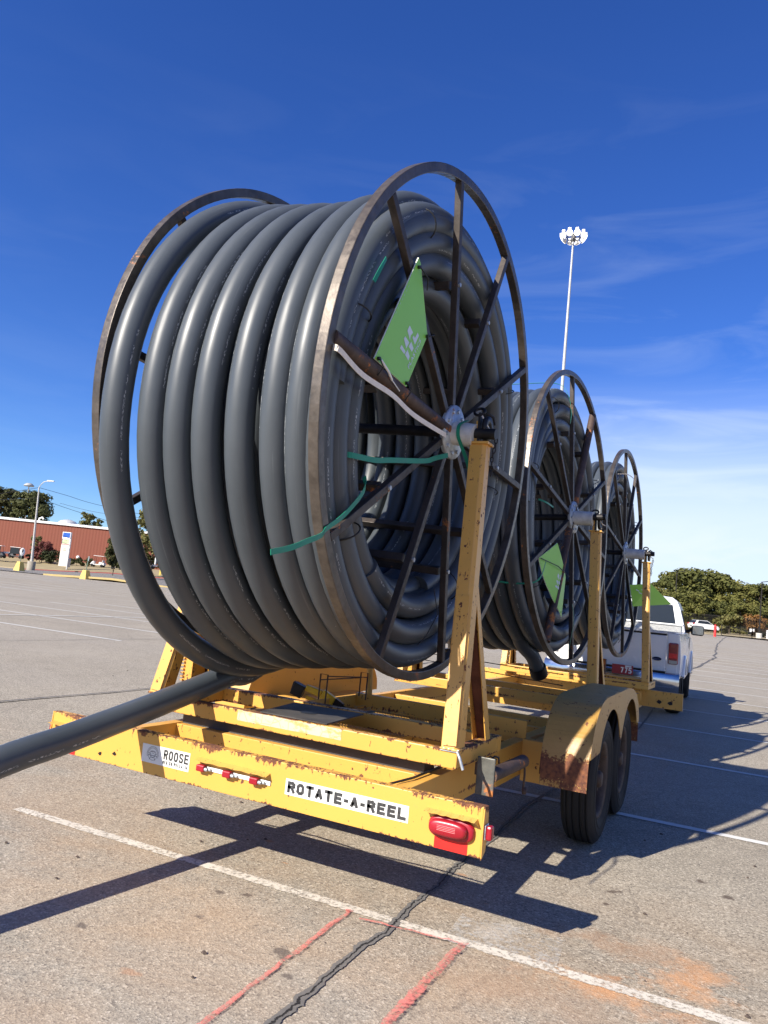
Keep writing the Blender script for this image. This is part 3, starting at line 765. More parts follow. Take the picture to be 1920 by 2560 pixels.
# front cross member and tongue
b = MB(); b.box((-1.30, 7.28, .375), (1.47, 7.285, .583)); b.box((-1.30, 7.2855, .577), (1.47, 7.33, .583)); b.box((1.4705, 7.275, .37), (1.476, 7.335, .588)); b.build('front_cross_member', MY_post, tr, .002)
for cx in (1.20, 1.33):
    MB().plate([(cx+.032*cos(a)*rnd.uniform(.7, 1.2), 7.2785, .45+.024*sin(a)*rnd.uniform(.8, 1.2)) for a in [i*pi/5 for i in range(10)]], .0007, (0, -1, 0)).build('hole', M['black_steel'], tr)
b = MB(); b.bar((.95, 7.2, .50), (.22, 9.0, .48), .09, .11); b.bar((-.80, 7.2, .50), (.16, 9.0, .48), .09, .11); b.build('tongue', MY_post, tr, .004)
b = MB(); b.box((.30, 8.1, .58), (.38, 8.18, .86)); b.build('jack_stand', M['rustpipe'], tr)
b = MB(TX); b.box((.8505, 6.15, .46), (.852, 6.42, .56)); b.box((.8505, 6.55, .45), (.852, 6.66, .57)); b.build('placard', M['decal_white'], tr)

# fenders and wheels
for sx in (1, -1):
    X0, X1 = (1.135, 1.402) if sx > 0 else (-1.402, -1.135)
    prof = [(1.385, .445), (1.40, .60), (1.47, .75), (1.60, .865), (1.82, .93), (2.30, .935), (2.9, .93), (3.20, .885), (3.40, .80), (3.52, .66), (3.55, .46)]
    if sx < 0: prof = [(p_[0]+.25, p_[1]) for p_ in prof[:7]]+[(3.35, .90), (3.55, .84), (3.72, .74), (3.83, .62), (3.86, .50)]
    pr3 = [Vector((p_[0], p_[1], 0)) for p_ in prof]; pf = []
    for i in range(len(pr3)-1):
        p0 = pr3[max(0, i-1)]; p1 = pr3[i]; p2 = pr3[i+1]; p3 = pr3[min(len(pr3)-1, i+2)]
        for j in range(6):
            t_ = j/6; v_ = .5*((2*p1)+(-p0+p2)*t_+(2*p0-5*p1+4*p2-p3)*t_*t_+(-p0+3*p1-3*p2+p3)*t_**3); pf.append((v_.x, v_.y))
    pf.append(prof[-1])
    b = MB(); n = len(pf)
    th = .005
    vs = []
    for i, (y, z) in enumerate(pf):
        a = pf[max(0, i-1)]; c = pf[min(n-1, i+1)]; d = Vector((0, c[0]-a[0], c[1]-a[1])).normalized(); nn = Vector((0, d.z, -d.y))*th
        wv = .004*sin(i*1.3)
        vs += [(X0, y, z), (X1, y, z+wv), (X1, y+nn.y, z+nn.z+wv), (X0, y+nn.y, z+nn.z)]
    fs = []
    for i in range(n-1):
        o = 4*i
        for k in range(4): fs.append((o+k, o+(k+1) % 4, o+4+(k+1) % 4, o+4+k))
    fs += [(0, 1, 2, 3), (4*n-1, 4*n-2, 4*n-3, 4*n-4)]
    fm_ = MY_fen if sx > 0 else MY_fl
    b.add(vs, fs); fen = b.build('fender', fm_, tr)
    # skirt with two wheel arches
    xs_ = X1+.0006 if sx > 0 else X0-.0056
    oy = 0 if sx > 0 else .25
    ys = [oy+1.42+i*(3.52-1.42)/84 for i in range(85)]
    def topz(y):
        for i in range(n-1):
            if pf[i][0] <= y <= pf[i+1][0]:
                t_ = (y-pf[i][0])/(pf[i+1][0]-pf[i][0]); return pf[i][1]*(1-t_)+pf[i+1][1]*t_
        return pf[-1][1]
    def botz(y):
        z = .0
        best = .60
        for yc in (2.12+oy, 3.00+oy):
            r = .455
            if abs(y-yc) < r: best = max(best, .42+.93*sqrt(r*r-(y-yc)**2))
        return min(best, topz(y)-.012)
    b = MB(); vs = []
    for y in ys:
        tz = topz(y)-.001
        bz = botz(y) 
        if y <= 1.72+oy: bz = min(botz(1.72+oy), tz-.03)
        if y >= 3.40+oy: bz = min(botz(3.40+oy), tz-.03)
        bz = min(bz, tz-.012)
        vs += [(xs_, y, bz), (xs_, y, tz), (xs_+.005, y, tz), (xs_+.005, y, bz)]
    fs = []
    for i in range(len(ys)-1):
        o = 4*i
        for k in range(4): fs.append((o+k, o+(k+1) % 4, o+4+(k+1) % 4, o+4+k))
    fs += [(0, 1, 2, 3), (4*len(ys)-1, 4*len(ys)-2, 4*len(ys)-3, 4*len(ys)-4)]
    b.add(vs, fs); b.build('skirt', MY_fen, fen)
    xi_ = X0-.0056 if sx > 0 else X1+.0006
    b = MB(); pl = [(xi_, y, z-.002) for y, z in pf if z > .52]
    m2 = len(pl); lo_ = [(xi_, p[1], .50) for p in pl]
    b.add([q for p in zip(lo_, pl) for q in p]+[(q[0]+.005, q[1], q[2]) for p in zip(lo_, pl) for q in p], [(2*i, 2*i+2, 2*i+3, 2*i+1) for i in range(m2-1)]+[(2*m2+2*i, 2*m2+2*i+1, 2*m2+2*i+3, 2*m2+2*i+2) for i in range(m2-1)]+[(2*i+1, 2*i+3, 2*m2+2*i+3, 2*m2+2*i+1) for i in range(m2-1)])
    b.build('inner_panel', fm_, fen)
    for yc in (2.12+oy, 3.00+oy):
        Rt = .392; xc = sx*1.280
        rs = MB(); hw = .100
        pr = [(.235, -hw*.80), (.262, -hw*.96), (.31, -hw*1.02), (.355, -hw*.98), (.377, -hw*.86), (.387, -hw*.74)]
        for g0 in (-.058, -.022, .022, .058):
            pr += [(Rt, (g0-.014)), (Rt, g0-.0045), (Rt-.010, g0-.0035), (Rt-.010, g0+.0035), (Rt, g0+.0045), (Rt, g0+.014)]
        pr += [(.387, hw*.74), (.377, hw*.86), (.355, hw*.98), (.31, hw*1.02), (.262, hw*.96), (.235, hw*.80)]
        rs.lathe(pr, (xc, yc, Rt), (1, 0, 0), 72, False)
        rs.lathe([(.330, hw*1.012), (.334, hw*1.045), (.338, hw*1.005)], (xc, yc, Rt), (sx, 0, 0), 72)
        rs.lathe([(.290, hw*1.010), (.293, hw*1.045), (.296, hw*1.015)], (xc, yc, Rt), (sx, 0, 0), 72)
        wh = thing('wheel', None, None); wh.parent = tr; 
        ty = rs.build('tyre', M['rubber'], wh)
        for pg in ty.data.polygons: pg.use_smooth = True
        rb_ = MB(); rb_.lathe([(.236, -.075), (.222, -.07), (.212, -.06), (.212, .05), (.222, .072), (.240, .085), (.236, .06)], (xc, yc, Rt), (sx, 0, 0), 56)
        rb_.lathe([(.212, .02), (.19, .024), (.165, .014), (.13, .034), (.085, .042), (.07, .038), (.0, .038)], (xc, yc, Rt), (sx, 0, 0), 40)
        rb_.build('rim', M['rustrim'], wh)
        hb_ = MB(); hb_.lathe([(.055, .036), (.052, .075), (.040, .088), (.0, .088)], (xc, yc, Rt), (sx, 0, 0), 24)
        for i in range(6):
            a = i*pi/3; hb_.cyl((xc+sx*.036, yc+.085*cos(a), Rt+.085*sin(a)), (xc+sx*.056, yc+.085*cos(a), Rt+.085*sin(a)), .011, 6)
        hb_.build('hub_cap', M['rustrim'], wh)
        for i in range(8):
            hl = MB(); a = i*pi/4+.3; hl.cyl((xc+sx*.0235, yc+.178*cos(a), Rt+.178*sin(a)), (xc+sx*.0255, yc+.178*cos(a), Rt+.178*sin(a)), .016, 12)
            hl.build('vent_hole', M['wire'], wh)
for yc in (2.12, 3.0):
    b = MB(); b.cyl((-1.2, yc, .392), (1.2, yc, .392), .045, 12); b.build('axle', M['black_steel'], tr)
for x0 in (.93, -1.08):
    b = MB(); b.box((x0, 2.4, .40), (x0+.15, 2.7, .46)); b.build('spring_hanger', M['black_steel'], tr)

# ------------------------------------------------------------------ reels
RO, RI, XF = 1.3872, 1.338, .6442
def reel_matrix(k):
    dx, dy, dz, ra, rb, ph = REEL[k]
    return Matrix.Translation((dx, YR+k*SP+dy, ZH+dz)) @ Matrix.Rotation(ra, 4, 'Z') @ Matrix.Rotation(rb, 4, 'Y')
def rp(x, r, deg): 
    a = radians(deg); return Vector((x, r*sin(a), r*cos(a)))
LAB = ['rearmost brown steel open reel on the trailer, above the lettered bumper',
       'middle brown steel open reel on the trailer, above the tandem wheels',
       'brown steel open reel at the front of the trailer right behind the pickup']
def build_reel(k):
    ph = REEL[k][5]
    t_ = thing('steel_reel', LAB[k], 'reel', (0, 0, 0), 'open steel reels on the trailer'); t_.matrix_world = reel_matrix(k)
    for sx in (1, -1):
        # square tube bent to a ring
        b = MB(); n = 120; x0, x1 = (XF-.050, XF) if sx > 0 else (-XF, -XF+.050)
        vs = []
        for i in range(n):
            a = 2*pi*i/n; w_ = .0015*sin(5*a+k)+.001*sin(11*a)
            for x, r in ((x0, RI), (x1, RI), (x1, RO), (x0, RO)): vs.append((x, (r+w_)*sin(a), (r+w_)*cos(a)))
        fs = []
        for i in range(n):
            o, o2 = 4*i, 4*((i+1) % n)
            for q_ in range(4): fs.append((o+q_, o+(q_+1) % 4, o2+(q_+1) % 4, o2+q_))
        b.add(vs, fs); rm = b.build('rim', M['rim'], t_, .004)
        for p_ in rm.data.polygons: p_.use_smooth = False
        for j in range(10):
            dg = ph+36*j
            xx = sx*(XF-.0195)
            b = MB()
            if sx > 0 and ((k == 0 and j == 9) or (k == 1 and j in (2, 7))):
                b.tube([rp(xx, .05, dg), rp(xx, RI+.0, dg)], .036, 14); mt = M['rustpipe']
            else:
                b.bar(rp(xx, .05, dg), rp(xx, RI+.001, dg), .040, .038, (1, 0, 0)); mt = M['spoke']
            b.build('spoke', mt, t_, 0.003)
        b = MB(); b.lathe([(.0, -.012), (.150, -.012), (.152, -.006), (.152, .006), (.150, .012), (.0, .012)], (sx*(XF-.002), 0, 0), (1, 0, 0), 36)
        for i in range(10):
            b.cyl(rp(sx*(XF+.010), .118, i*36+ph+18), rp(sx*(XF+.020), .118, i*36+ph+18), .011, 6)
        b.build('hub_plate', M['hub'], t_)
    for j in range(10):
        b = MB(); dg = ph+36*j
        b.bar(rp(-XF+.051, .80, dg), rp(XF-.051, .80, dg), .040, .045, rp(0, 1, dg)); b.build('drum_bar', M['spoke'], t_, .003)
        b = MB(); b.cyl(rp(XF-.004, .80, dg), rp(XF+.010, .80, dg), .012, 8); b.build('bolt', M['hub'], t_)
    hx = HX[k][0]-REEL[k][0]
    b = MB(); b.cyl((XF+.011, 0, -.004), (hx+.03, 0, -.015), .066, 28); b.build('axle_sleeve', M['white_steel'], t_)
    b = MB(); b.cyl((-.80, 0, 0), (-XF-.011, 0, 0), .066, 28); b.build('axle_sleeve', M['white_steel'], t_)
    b = MB(); b.cyl((-.90, 0, 0), (hx+.15, 0, 0), .030, 14); b.build('axle', M['black_steel'], t_)
    return t_
reels = [build_reel(k) for k in range(3)]

# ------------------------------------------------------------------ pipe coils
OD = .134
def interp(tab, u):
    i = max(0, min(len(tab)-2, int(math.floor(u)))); t_ = u-i
    return [tab[i][q]*(1-t_)+tab[i+1][q]*t_ for q in range(len(tab[0]))]
def layer(tab, k, u0, u1, n=88, wob=.004, jit=0, seed=0, bulge=False):
    """helix: at whole u the strand is on the near (rear) side; it climbs over the top backwards in u"""
    Mx = reel_matrix(k); out = []
    steps = int((u1-u0)*n)
    for i in range(steps+1):
        u = u0+(u1-u0)*i/steps
        x, ro, dz = interp(tab, u)
        if bulge and u < 1.0: x = -.466-.40*min(.25, 1-u)-.06*max(0., .75-u)
        if bulge and 1.0 <= u < 1.45: x = -.466+(.16*max(0., u-1.0-.15)/.85)
        if bulge and 1.45 <= u < 2: x = -.4095+(.1035)*((u-1.45)/.55)
        a = 2*pi*u       # 0 = near side; increasing u: near -> bottom -> far -> top -> next wrap
        r = ro-OD/2+0+wob*sin(3.3*a/ (1.7)+seed)+jit*sin(a*.9+seed*2.1)
        y = -r*cos(a); z = -r*sin(a)+dz
        out.append(Mx @ Vector((x+wob*sin(a*1.9+seed), y, z)))
    return out
# rear coil, outer layer, tail included.  (x, outer radius, sag)
tab0 = [(-.575, 1.44, -.15), (-.466, 1.446, -.144), (-.306, 1.377, -.119), (-.165, 1.359, -.107), (-.019, 1.341, -.097), (.151, 1.322, -.085), (.334, 1.319, -.056), (.455, 1.307, -.042), (.530, 1.270, -.080), (.532, 1.225, -.06)]
def coil_tail():
    tail = [(-.66, -9.0, .07), (-.66, -6.0, .07), (-.655, -4.2, .075), (-.65, -3.2, .13), (-.648, -2.3, .26), (-.642, -1.6, .395), (-.627, -.791, .570), (-.615, -.499, .622), (-.604, -.153, .690), (-.597, .265, .776), (-.594, .673, .862)]
    return [Vector(p) for p in tail]
def smooth(pts, n=6):
    out = []
    for i in range(len(pts)-1):
        p0 = pts[max(0, i-1)]; p1 = pts[i]; p2 = pts[i+1]; p3 = pts[min(len(pts)-1, i+2)]
        for j in range(n):
            t_ = j/n
            out.append(.5*((2*p1)+(-p0+p2)*t_+(2*p0-5*p1+4*p2-p3)*t_*t_+(-p0+3*p1-3*p2+p3)*t_**3))
    out.append(pts[-1]); return out
hel = layer(tab0, 0, .36, 9.0, bulge=True)   # starts on the far side, just past the bottom
path = smooth(coil_tail()+[Vector((-.590, .93, .895)), hel[0], hel[3]][0:1]+[hel[0], hel[4]], 6)[:-6]+hel[0:]
cl = thing('pipe_coil', 'big loose coil of grey pipe on the rear reel, tail running out left', 'pipe coil', (0, 0, 0), 'coils of grey pipe')
MB().tube(path, OD/2, 28).build('outer_strand', M['pipe'], cl)
def inner(k, parent, specs):
    for i, (xa, xb, ro, dz) in enumerate(specs):
        n = max(1, int(round(abs(xb-xa)/(OD+.008)))); tb = [(xa, ro, dz)]+[(xa+(xb-xa)*j/n, ro-.008*sin(j*2.1+i), dz) for j in range(n+1)]; n += 1
        ps = layer(tb+[tb[-1]], k, 0.15*i, n+.55, 80, .006, .012, i*1.7)
        MB().tube(ps, OD/2, 20).build('inner_strand', M['pipe'], parent)
inner(0, cl, [(.528, -.33, 1.145, -.05), (.515, -.33, 1.03, -.055), (.44, -.30, .925, -.06)])
for ro_ in (1.03, .93):      # far-side loops to the left flange; smaller full rings added to keep sun out
    for x_ in (-.455, -.57):
        Mx_ = reel_matrix(0)
        MB().tube([Mx_ @ Vector((x_+.01*sin(a*3+ro_*9), -(ro_-OD/2)*cos(a), -(ro_-OD/2)*sin(a)-.05)) for a in ([radians(70+i*220/70) for i in range(71)] if ro_ > 1 else [radians(i*5) for i in range(73)])], OD/2, 20).build('inner_strand', M['pipe'], cl)
# middle and front coils
for k in (1, 2):
    c_ = thing('pipe_coil', ['', 'tight coil of grey pipe on the middle reel, open end hanging below', 'smallest-looking coil of grey plastic pipe on the front reel nearest the pickup'][k], 'pipe coil', (0, 0, 0), 'coils of grey pipe')
    tb = [(-.55+.14*j, 1.262+.006*sin(j*2+k), -.03) for j in range(9)]
    tb[7] = (.425, 1.26, -.03); tb[8] = (.525, 1.24, -.03)
    MB().tube(layer(tb, k, 0, 8, 80, .006, .006, k), OD/2, 24).build('outer_strand', M['pipe'], c_)
    inner(k, c_, [(.52, -.30, 1.125, -.03), (.49, -.25, 1.0, -.035), (.46, -.2, .915, -.045)])
    if k == 1:
        yb = YR+SP
        low = [Vector((.30, yb-.62, 1.30)), Vector((.34, yb-.40, 1.12)), Vector((.40, yb-.25, 1.02)), Vector((.44, yb-.16, .90)), Vector((.45, yb-.12, .84))]
        MB().tube(smooth(low, 5), OD/2, 20).build('loose_end', M['pipe'], c_)
        pe = low[-1]; dd = (low[-1]-low[-2]).normalized()
        MB().lathe([(OD/2+.012, -.10), (OD/2+.014, -.01), (OD/2+.010, .004), (OD/2-.012, .004), (OD/2-.016, -.08)], pe, dd, 24).build('end_cap', M['black_steel'], c_)
        loop = [Vector((-.50+.02*i, yb+1.2*cos(a)*-1, ZH-.10+1.33*sin(a))) for i, a in enumerate([radians(200+i*8) for i in range(18)])]
        MB().tube(smooth([Vector((p.x, p.y, p.z-.04)) for p in loop], 3), OD/2, 20).build('loose_loop', M['pipe'], c_)
# thin black bands and wires tied round the strands
def hoop(k, x, r, deg, rad=.075):
    Mx = reel_matrix(k); c = rp(x, r, deg); u_ = rp(0, 1, deg)
    return [Mx @ (c+Vector((1, 0, 0))*rad*cos(a)+u_*rad*sin(a)) for a in [i*2*pi/20 for i in range(20)]]
for k in range(3):
    tw = thing('wire_ties', ['thin black wire ties around the rear coil inside its reel', 'thin black wire ties around the middle coil inside its reel', 'thin black wire ties around the front coil inside its reel'][k], 'wire', (0, 0, 0), 'wire ties on the coils')
    for (x, r, dg) in ((.545, 1.10, -30), (.545, 1.10, -128), (.50, .98, 150), (.545, 1.10, 62), (.50, .98, 100), (.545, 1.10, -75)):
        b = MB(); b.tube(hoop(k, x, r, dg, .080 if x > .52 else .11), .004, 6, True); b.build('wire', M['wire'], tw)
    Mx = reel_matrix(k); b = MB()
    b.tube([Mx @ Vector(p) for p in ((.62, .10, -.88), (.64, .16, -1.02), (.62, .08, -1.15), (.60, .03, -1.2))], .003, 6)
    b.build('wire', M['wire'], tw)

# ------------------------------------------------------------------ straps
def ribbon(pts, w_, mt, name, label, twist=(0, 0, 1), th=.0025, k=0, n=6):
    Mx = reel_matrix(k); pts = smooth([Mx @ Vector(p) for p in pts], n)
    b = MB(); vs = []
    for i, p in enumerate(pts):
        d = (pts[min(i+1, len(pts)-1)]-pts[max(0, i-1)]).normalized(); a = Vector(twist); a = (a-d*a.dot(d)).normalized(); c = a.cross(d)
        for s1, s2 in ((-1, -1), (1, -1), (1, 1), (-1, 1)): vs.append(p+a*w_/2*s1+c*th/2*s2)
    fs = []
    for i in range(len(pts)-1):
        o = 4*i
        for q_ in range(4): fs.append((o+q_, o+(q_+1) % 4, o+4+(q_+1) % 4, o+4+q_))
    fs += [(0, 1, 2, 3), (4*len(pts)-1, 4*len(pts)-2, 4*len(pts)-3, 4*len(pts)-4)]
    b.add(vs, fs); return tag(b.build(name, mt), label, 'strap')
ribbon([(.60, -1.30, .06), (.64, -1.335, .03), (.674, -1.326, .017), (.674, -1.124, -.02), (.674, -.832, -.024), (.674, -.579, -.053), (.674, -.16, -.054)], .026, M['white_strap'], 'white_strap', 'cream webbing strap stretched from the rear reel rim to its hub')
ribbon([(.69, -1.60, -.83), (.690, -1.472, -.800), (.692, -1.376, -.765), (.685, -1.27, -.73), (.65, -1.182, -.695), (.64, -1.036, -.616), (.64, -.902, -.49), (.62, -.88, -.42)], .022, M['green_strap'], 'green_strap', 'green strap end sticking out over the left lower rim of the rear reel')
ribbon([(.55, -1.0, -.345), (.60, -.986, -.346), (.62, -.80, -.328), (.63, -.66, -.298), (.66, -.35, -.235), (.668, -.25, -.20), (.675, -.10, -.150)], .026, M['green_strap'], 'green_strap', 'green strap running level from the coil to the hub of the rear reel')
ribbon([(.72, 0, .072), (.705, -.068, .03), (.705, -.069, -.03), (.72, -.03, -.085), (.75, .02, -.17), (.76, .06, -.25)], .020, M['green_strap'], 'green_strap', 'green strap looped over the white axle stub of the rear reel', (1, 0, 0))
ribbon([(.54, .93, -.16), (.54, 1.10, -.26), (.53, 1.25, -.33), (.52, 1.31, -.34)], .022, M['green_strap'], 'green_strap', 'green strap crossing the far side of the rear coil behind the post')
ribbon([(.63, -1.075, .42), (.635, -1.04, .50), (.63, -1.0, .56)], .018, M['green_strap'], 'green_strap', 'short green tape stub stuck to the rear coil left of the green board')
ribbon([(-.55, -.50, 1.175), (-.1, -.45, 1.215), (.3, -.40, 1.225), (.55, -.33, 1.215), (.64, -.31, 1.10), (.66, -.27, .95), (.64, -.22, .86)], .014, M['green_strap'], 'green_strap', 'green strap over the crown of the middle coil', (0, 1, 0), k=1)
ribbon([(-.2, -1.12, -.62), (.2, -1.08, -.68), (.5, -1.03, -.70), (.64, -.98, -.66), (.66, -.86, -.5)], .014, M['green_strap'], 'green_strap', 'green strap across the lower left of the middle coil', k=1)
ribbon([(.655, .02, -.82), (.66, .08, -.95), (.655, .05, -1.08), (.65, -.03, -1.25)], .010, M['green_strap'], 'green_strap', 'pale green cords hanging down the bottom of the middle coil', (0, 1, 0), k=1)
ribbon([(.60, -.95, .02), (.655, -.9, .0), (.655, -.70, -.01)], .014, M['green_strap'], 'green_strap', 'green strap level with the hub on the left of the middle coil', k=1)
ribbon([(-.5, -.5, .55), (.2, -.52, .93), (.62, -.50, .98), (.66, .0, 1.05), (.66, .45, 1.04)], .012, M['white_strap'], 'white_strap', 'pale cord across the top of the front coil', (0, 1, 0), k=2)

# ------------------------------------------------------------------ green boards
def board(k, poly, label, depthx, bend=None, logo=True, th=.006, off=(0., 0.)):
    """poly in reel plane (y,z); bend(y,z)->x offset"""
    Mx = reel_matrix(k); t_ = thing('advertising_board', label, 'board', (0, 0, 0), 'green boards tied to the reels')
    cy = sum(p[0] for p in poly)/len(poly); cz = sum(p[1] for p in poly)/len(poly)
    N = 10; ring = []
    for i in range(len(poly)):
        a, c = poly[i], poly[(i+1) % len(poly)]
        for j in range(N): ring.append((a[0]+(c[0]-a[0])*j/N, a[1]+(c[1]-a[1])*j/N))
    X = lambda y, z, o=0: Mx @ Vector((depthx+(bend(y, z) if bend else 0)+o, y+off[0], z+off[1]))
    def surf(o):
        vs = []; 
        for s_ in (1, .66, .33):
            for y, z in ring: vs.append(X(cy+(y-cy)*s_, cz+(z-cz)*s_, o))
        vs.append(X(cy, cz, o)); return vs
    m_ = len(ring); fs = []
    for l in range(2):
        for i in range(m_): fs.append((l*m_+i, l*m_+(i+1) % m_, (l+1)*m_+(i+1) % m_, (l+1)*m_+i))
    for i in range(m_): fs.append((2*m_+i, 2*m_+(i+1) % m_, 3*m_))
    b = MB(); b.add(surf(0), fs, True); b.add(surf(-th), fs, True); pn = b.build('panel', M['sign_green'], t_)
    e = MB(); A = [X(y, z, .0002) for y, z in ring]; B = [X(y, z, -th-.0002) for y, z in ring]
    e.add(A+B, [(i, (i+1) % m_, m_+(i+1) % m_, m_+i) for i in range(m_)]); e.build('edge', M['sign_edge'], t_)
    return t_, X
def ext_y(y, z): return 0
b1, X1f = board(0, [(-.639, .705), (-.912, .112), (-.568, .085), (-.422, .393), (-.61, .69)], 'green kite-shaped plastic board with white logo tied inside the rear reel', .655, off=(-.10, -.022))
def logo_on(bt, X, polys, name='logo'):
    b = MB()
    for pl in polys: b.add([X(y, z, .0012) for y, z in pl], [tuple(range(len(pl)))])
    return b.build(name, M['sign_ink'], bt)
LG = [[(-.630, .370), (-.585, .350), (-.605, .327), (-.605, .305), (-.646, .338)], [(-.658, .305), (-.608, .292), (-.630, .255), (-.670, .291)],
      [(-.682, .255), (-.633, .239), (-.642, .223), (-.694, .235)], [(-.615, .255), (-.583, .231), (-.590, .208), (-.634, .224)],
      [(-.589, .304), (-.555, .281), (-.567, .260), (-.609, .272)], [(-.574, .340), (-.557, .333), (-.546, .304), (-.583, .325)], [(-.557, .333), (-.536, .369), (-.518, .358), (-.546, .304)]]
logo_on(b1, X1f, LG)
Mx0 = reel_matrix(0)
d_ = (Mx0.to_3x3() @ Vector((0, .083, .168))).normalized(); u_ = (Mx0.to_3x3() @ Vector((0, -.168, .083))).normalized()
o_ = Mx0 @ Vector((.6565, -.670, .150))
text_mesh('PLASTICS', .190, .022, M['sign_ink'], 'lettering', b1, o_, d_, u_, .02)
b = MB()
for i in range(9): b.add([X1f(y, z, .0012) for y, z in ((-.548+.0085*i, .176+.0178*i), (-.544+.0085*i, .184+.0178*i), (-.549+.0085*i, .186+.0178*i), (-.553+.0085*i, .178+.0178*i))], [(0, 1, 2, 3)])
for i in range(7): b.add([X1f(y, z, .0012) for y, z in ((-.783+.014*i, .365+.027*i), (-.776+.014*i, .379+.027*i), (-.782+.014*i, .382+.027*i), (-.789+.014*i, .368+.027*i))], [(0, 1, 2, 3)])
b.build('small_print', plain('faint_print', (.30, .55, .28), .5), b1)
b = MB()
for (y, z, y2, z2) in ((-.63, .66, -.50, .60), (-.435, .385, -.37, .42), (-.885, .120, -.86, .05), (-.58, .10, -.56, .02)):
    b.tube([X1f(y, z, .012), X1f((y+y2)/2, (z+z2)/2, .03), X1f(y2, z2, .0)], .0035, 6); b.cyl(X1f(y, z, .001), X1f(y, z, .014), .009, 8)
b.build('cable_tie', M['wire'], b1)
b = MB(); b.tube([X1f(-.873, .118, .012), X1f(-.80, .085, .02), X1f(-.745, .065, .012)], .006, 8)
b.tube([X1f(-.745, .065, .012), X1f(-.65, .04, .01)], .003, 6); b.build('white_tie', M['white'], b1)
b2, X2f = board(1, [(-.50, -.30), (-.868, -.47), (-.80, -.58), (-.70, -.69), (-.56, -.80), (-.30, -.95), (-.19, -.58)], 'green plastic board bowed into a leaf shape in the middle reel', .60, lambda y, z: .05*sin(max(0, (y+.85))*3.2))
LG2 = [[(y*.9+.11, z*.9-.90) for y, z in pl] for pl in LG]
logo_on(b2, X2f, LG2)
b = MB()
for (y, z, y2, z2) in ((-.50, -.32, -.46, -.28), (-.21, -.57, -.12, -.57), (-.32, -.92, -.26, -.90), (-.85, -.47, -.24, -.55)):
    b.tube([X2f(y, z, .012), X2f((y+y2)/2, (z+z2)/2, .03), X2f(y2, z2, .01)], .004, 6)
b.build('cable_tie', M['wire'], b2)
# third board sticks out forwards from the front reel
t3 = thing('advertising_board', 'dark green board sticking out sideways from the front reel above the pickup', 'board', (0, 0, 0), 'green boards tied to the reels')
Pc = [spot(1575, 1462, 10.15), spot(1628, 1460, 10.25), spot(1679, 1511, 10.8), spot(1582, 1516, 10.2)]
MB().plate(Pc, .006, Fv).build('panel', M['sign_green'], t3)
b = MB(); c0 = spot(1596, 1472, 9.25); rx = (Pc[1]-Pc[0]).normalized()
for i in range(3): b.bar(spot(1590+i*7, 1474+(i % 2)*7, 10.14), spot(1598+i*7, 1478+(i % 2)*7, 10.14), .012, .002, Fv)
b.build('logo', M['sign_ink'], t3)

# ------------------------------------------------------------------ cordless tool and litter on the deck
ct = thing('cordless_tool', 'yellow and black cordless power tool lying on the deck tray', 'power tool', (0, 0, 0))
A = Vector((-.64, 1.50, .735)); Bv = Vector((-.33, 1.60, .655)); ax = (Bv-A).normalized(); sd = ax.cross(Vector((0, 0, 1))).normalized(); upv = sd.cross(ax)
def loc(a, s_, u): return A+ax*a+sd*s_+upv*u
b = MB(); b.bar(loc(-.005, 0, .0), loc(.075, 0, -.01), .075, .085, upv); b.bar(loc(-.012, 0, .01), loc(-.004, 0, .01), .06, .065, upv); b.build('battery', M['black_steel'], ct, .006)
b = MB(); b.bar(loc(.08, 0, .03), loc(.20, 0, .025), .045, .042, upv, .042, .05); b.bar(loc(.20, 0, .02), loc(.30, 0, .0), .06, .085, upv, .05, .07); b.bar(loc(.10, 0, -.03), loc(.21, 0, -.03), .03, .03, upv); b.build('housing', plain('tool_yellow', (.72, .45, .02), .4), ct, .008)
b = MB(); b.bar(loc(.301, 0, .0), loc(.37, 0, -.01), .066, .075, upv, .045, .05); b.cyl(loc(.37, 0, -.01), loc(.42, 0, -.02), .016, 12, .009); b.build('nose', M['black_steel'], ct, .005)
b = MB(); b.plate([tuple(TX(Vector(p))) for p in ((-.15, 1.50, .634), (-.10, 1.43, .634), (.03, 1.45, .65), (.06, 1.52, .655), (-.02, 1.62, .64), (-.12, 1.60, .636))], .008, (0, 0, 1))
b.plate([tuple(TX(Vector(p))) for p in ((-.13, 1.47, .645), (-.08, 1.45, .665), (-.02, 1.50, .668), (-.06, 1.58, .66), (-.14, 1.55, .650))], .006, (0.1, .1, 1))
tag(b.build('work_glove', plain('olive_rubber', (.10, .12, .07), .6, 0, .4, .3, 20, .3), None, .004), 'crumpled olive work glove on the mesh tray', 'glove')
b = MB()
for i in range(150):
    p = TX(Vector((rnd.gauss(-.12, .16), rnd.uniform(1.25, 1.85), .625+rnd.random()*.02))); a = rnd.uniform(0, 6.28); l = rnd.uniform(.02, .07)
    b.bar(p, p+Vector((cos(a)*l, sin(a)*l, rnd.uniform(-.005, .02))), .003, .002)
tag(b.build('leaf_litter', plain('dry_straw', (.45, .33, .16), .9, 0, .2, .3, 30)), kind='stuff')
# little bits of grit and leaves on the pavement
b = MB()
for i in range(70):
    x, y = rnd.uniform(-2.0, 2.6), rnd.uniform(-1.0, 3.0); r = rnd.uniform(.003, .011)
    if rnd.random() < .3: x, y = rnd.uniform(-6, -1.6), rnd.uniform(.5, 9)
    a0 = rnd.uniform(0, 6)
    b.hexa([(x+r*cos(a0+a)*1.4, y+r*sin(a0+a), .004) for a in (0, 1.3, 2.6, 4.2, 5.2)], [(x+r*.6*cos(a0+a), y+r*.5*sin(a0+a), .004+r*.7) for a in (0, 1.3, 2.6, 4.2, 5.2)])
tag(b.build('grit', plain('grit', (.08, .06, .05), .9, 0, .2, .5, 30)), kind='stuff')

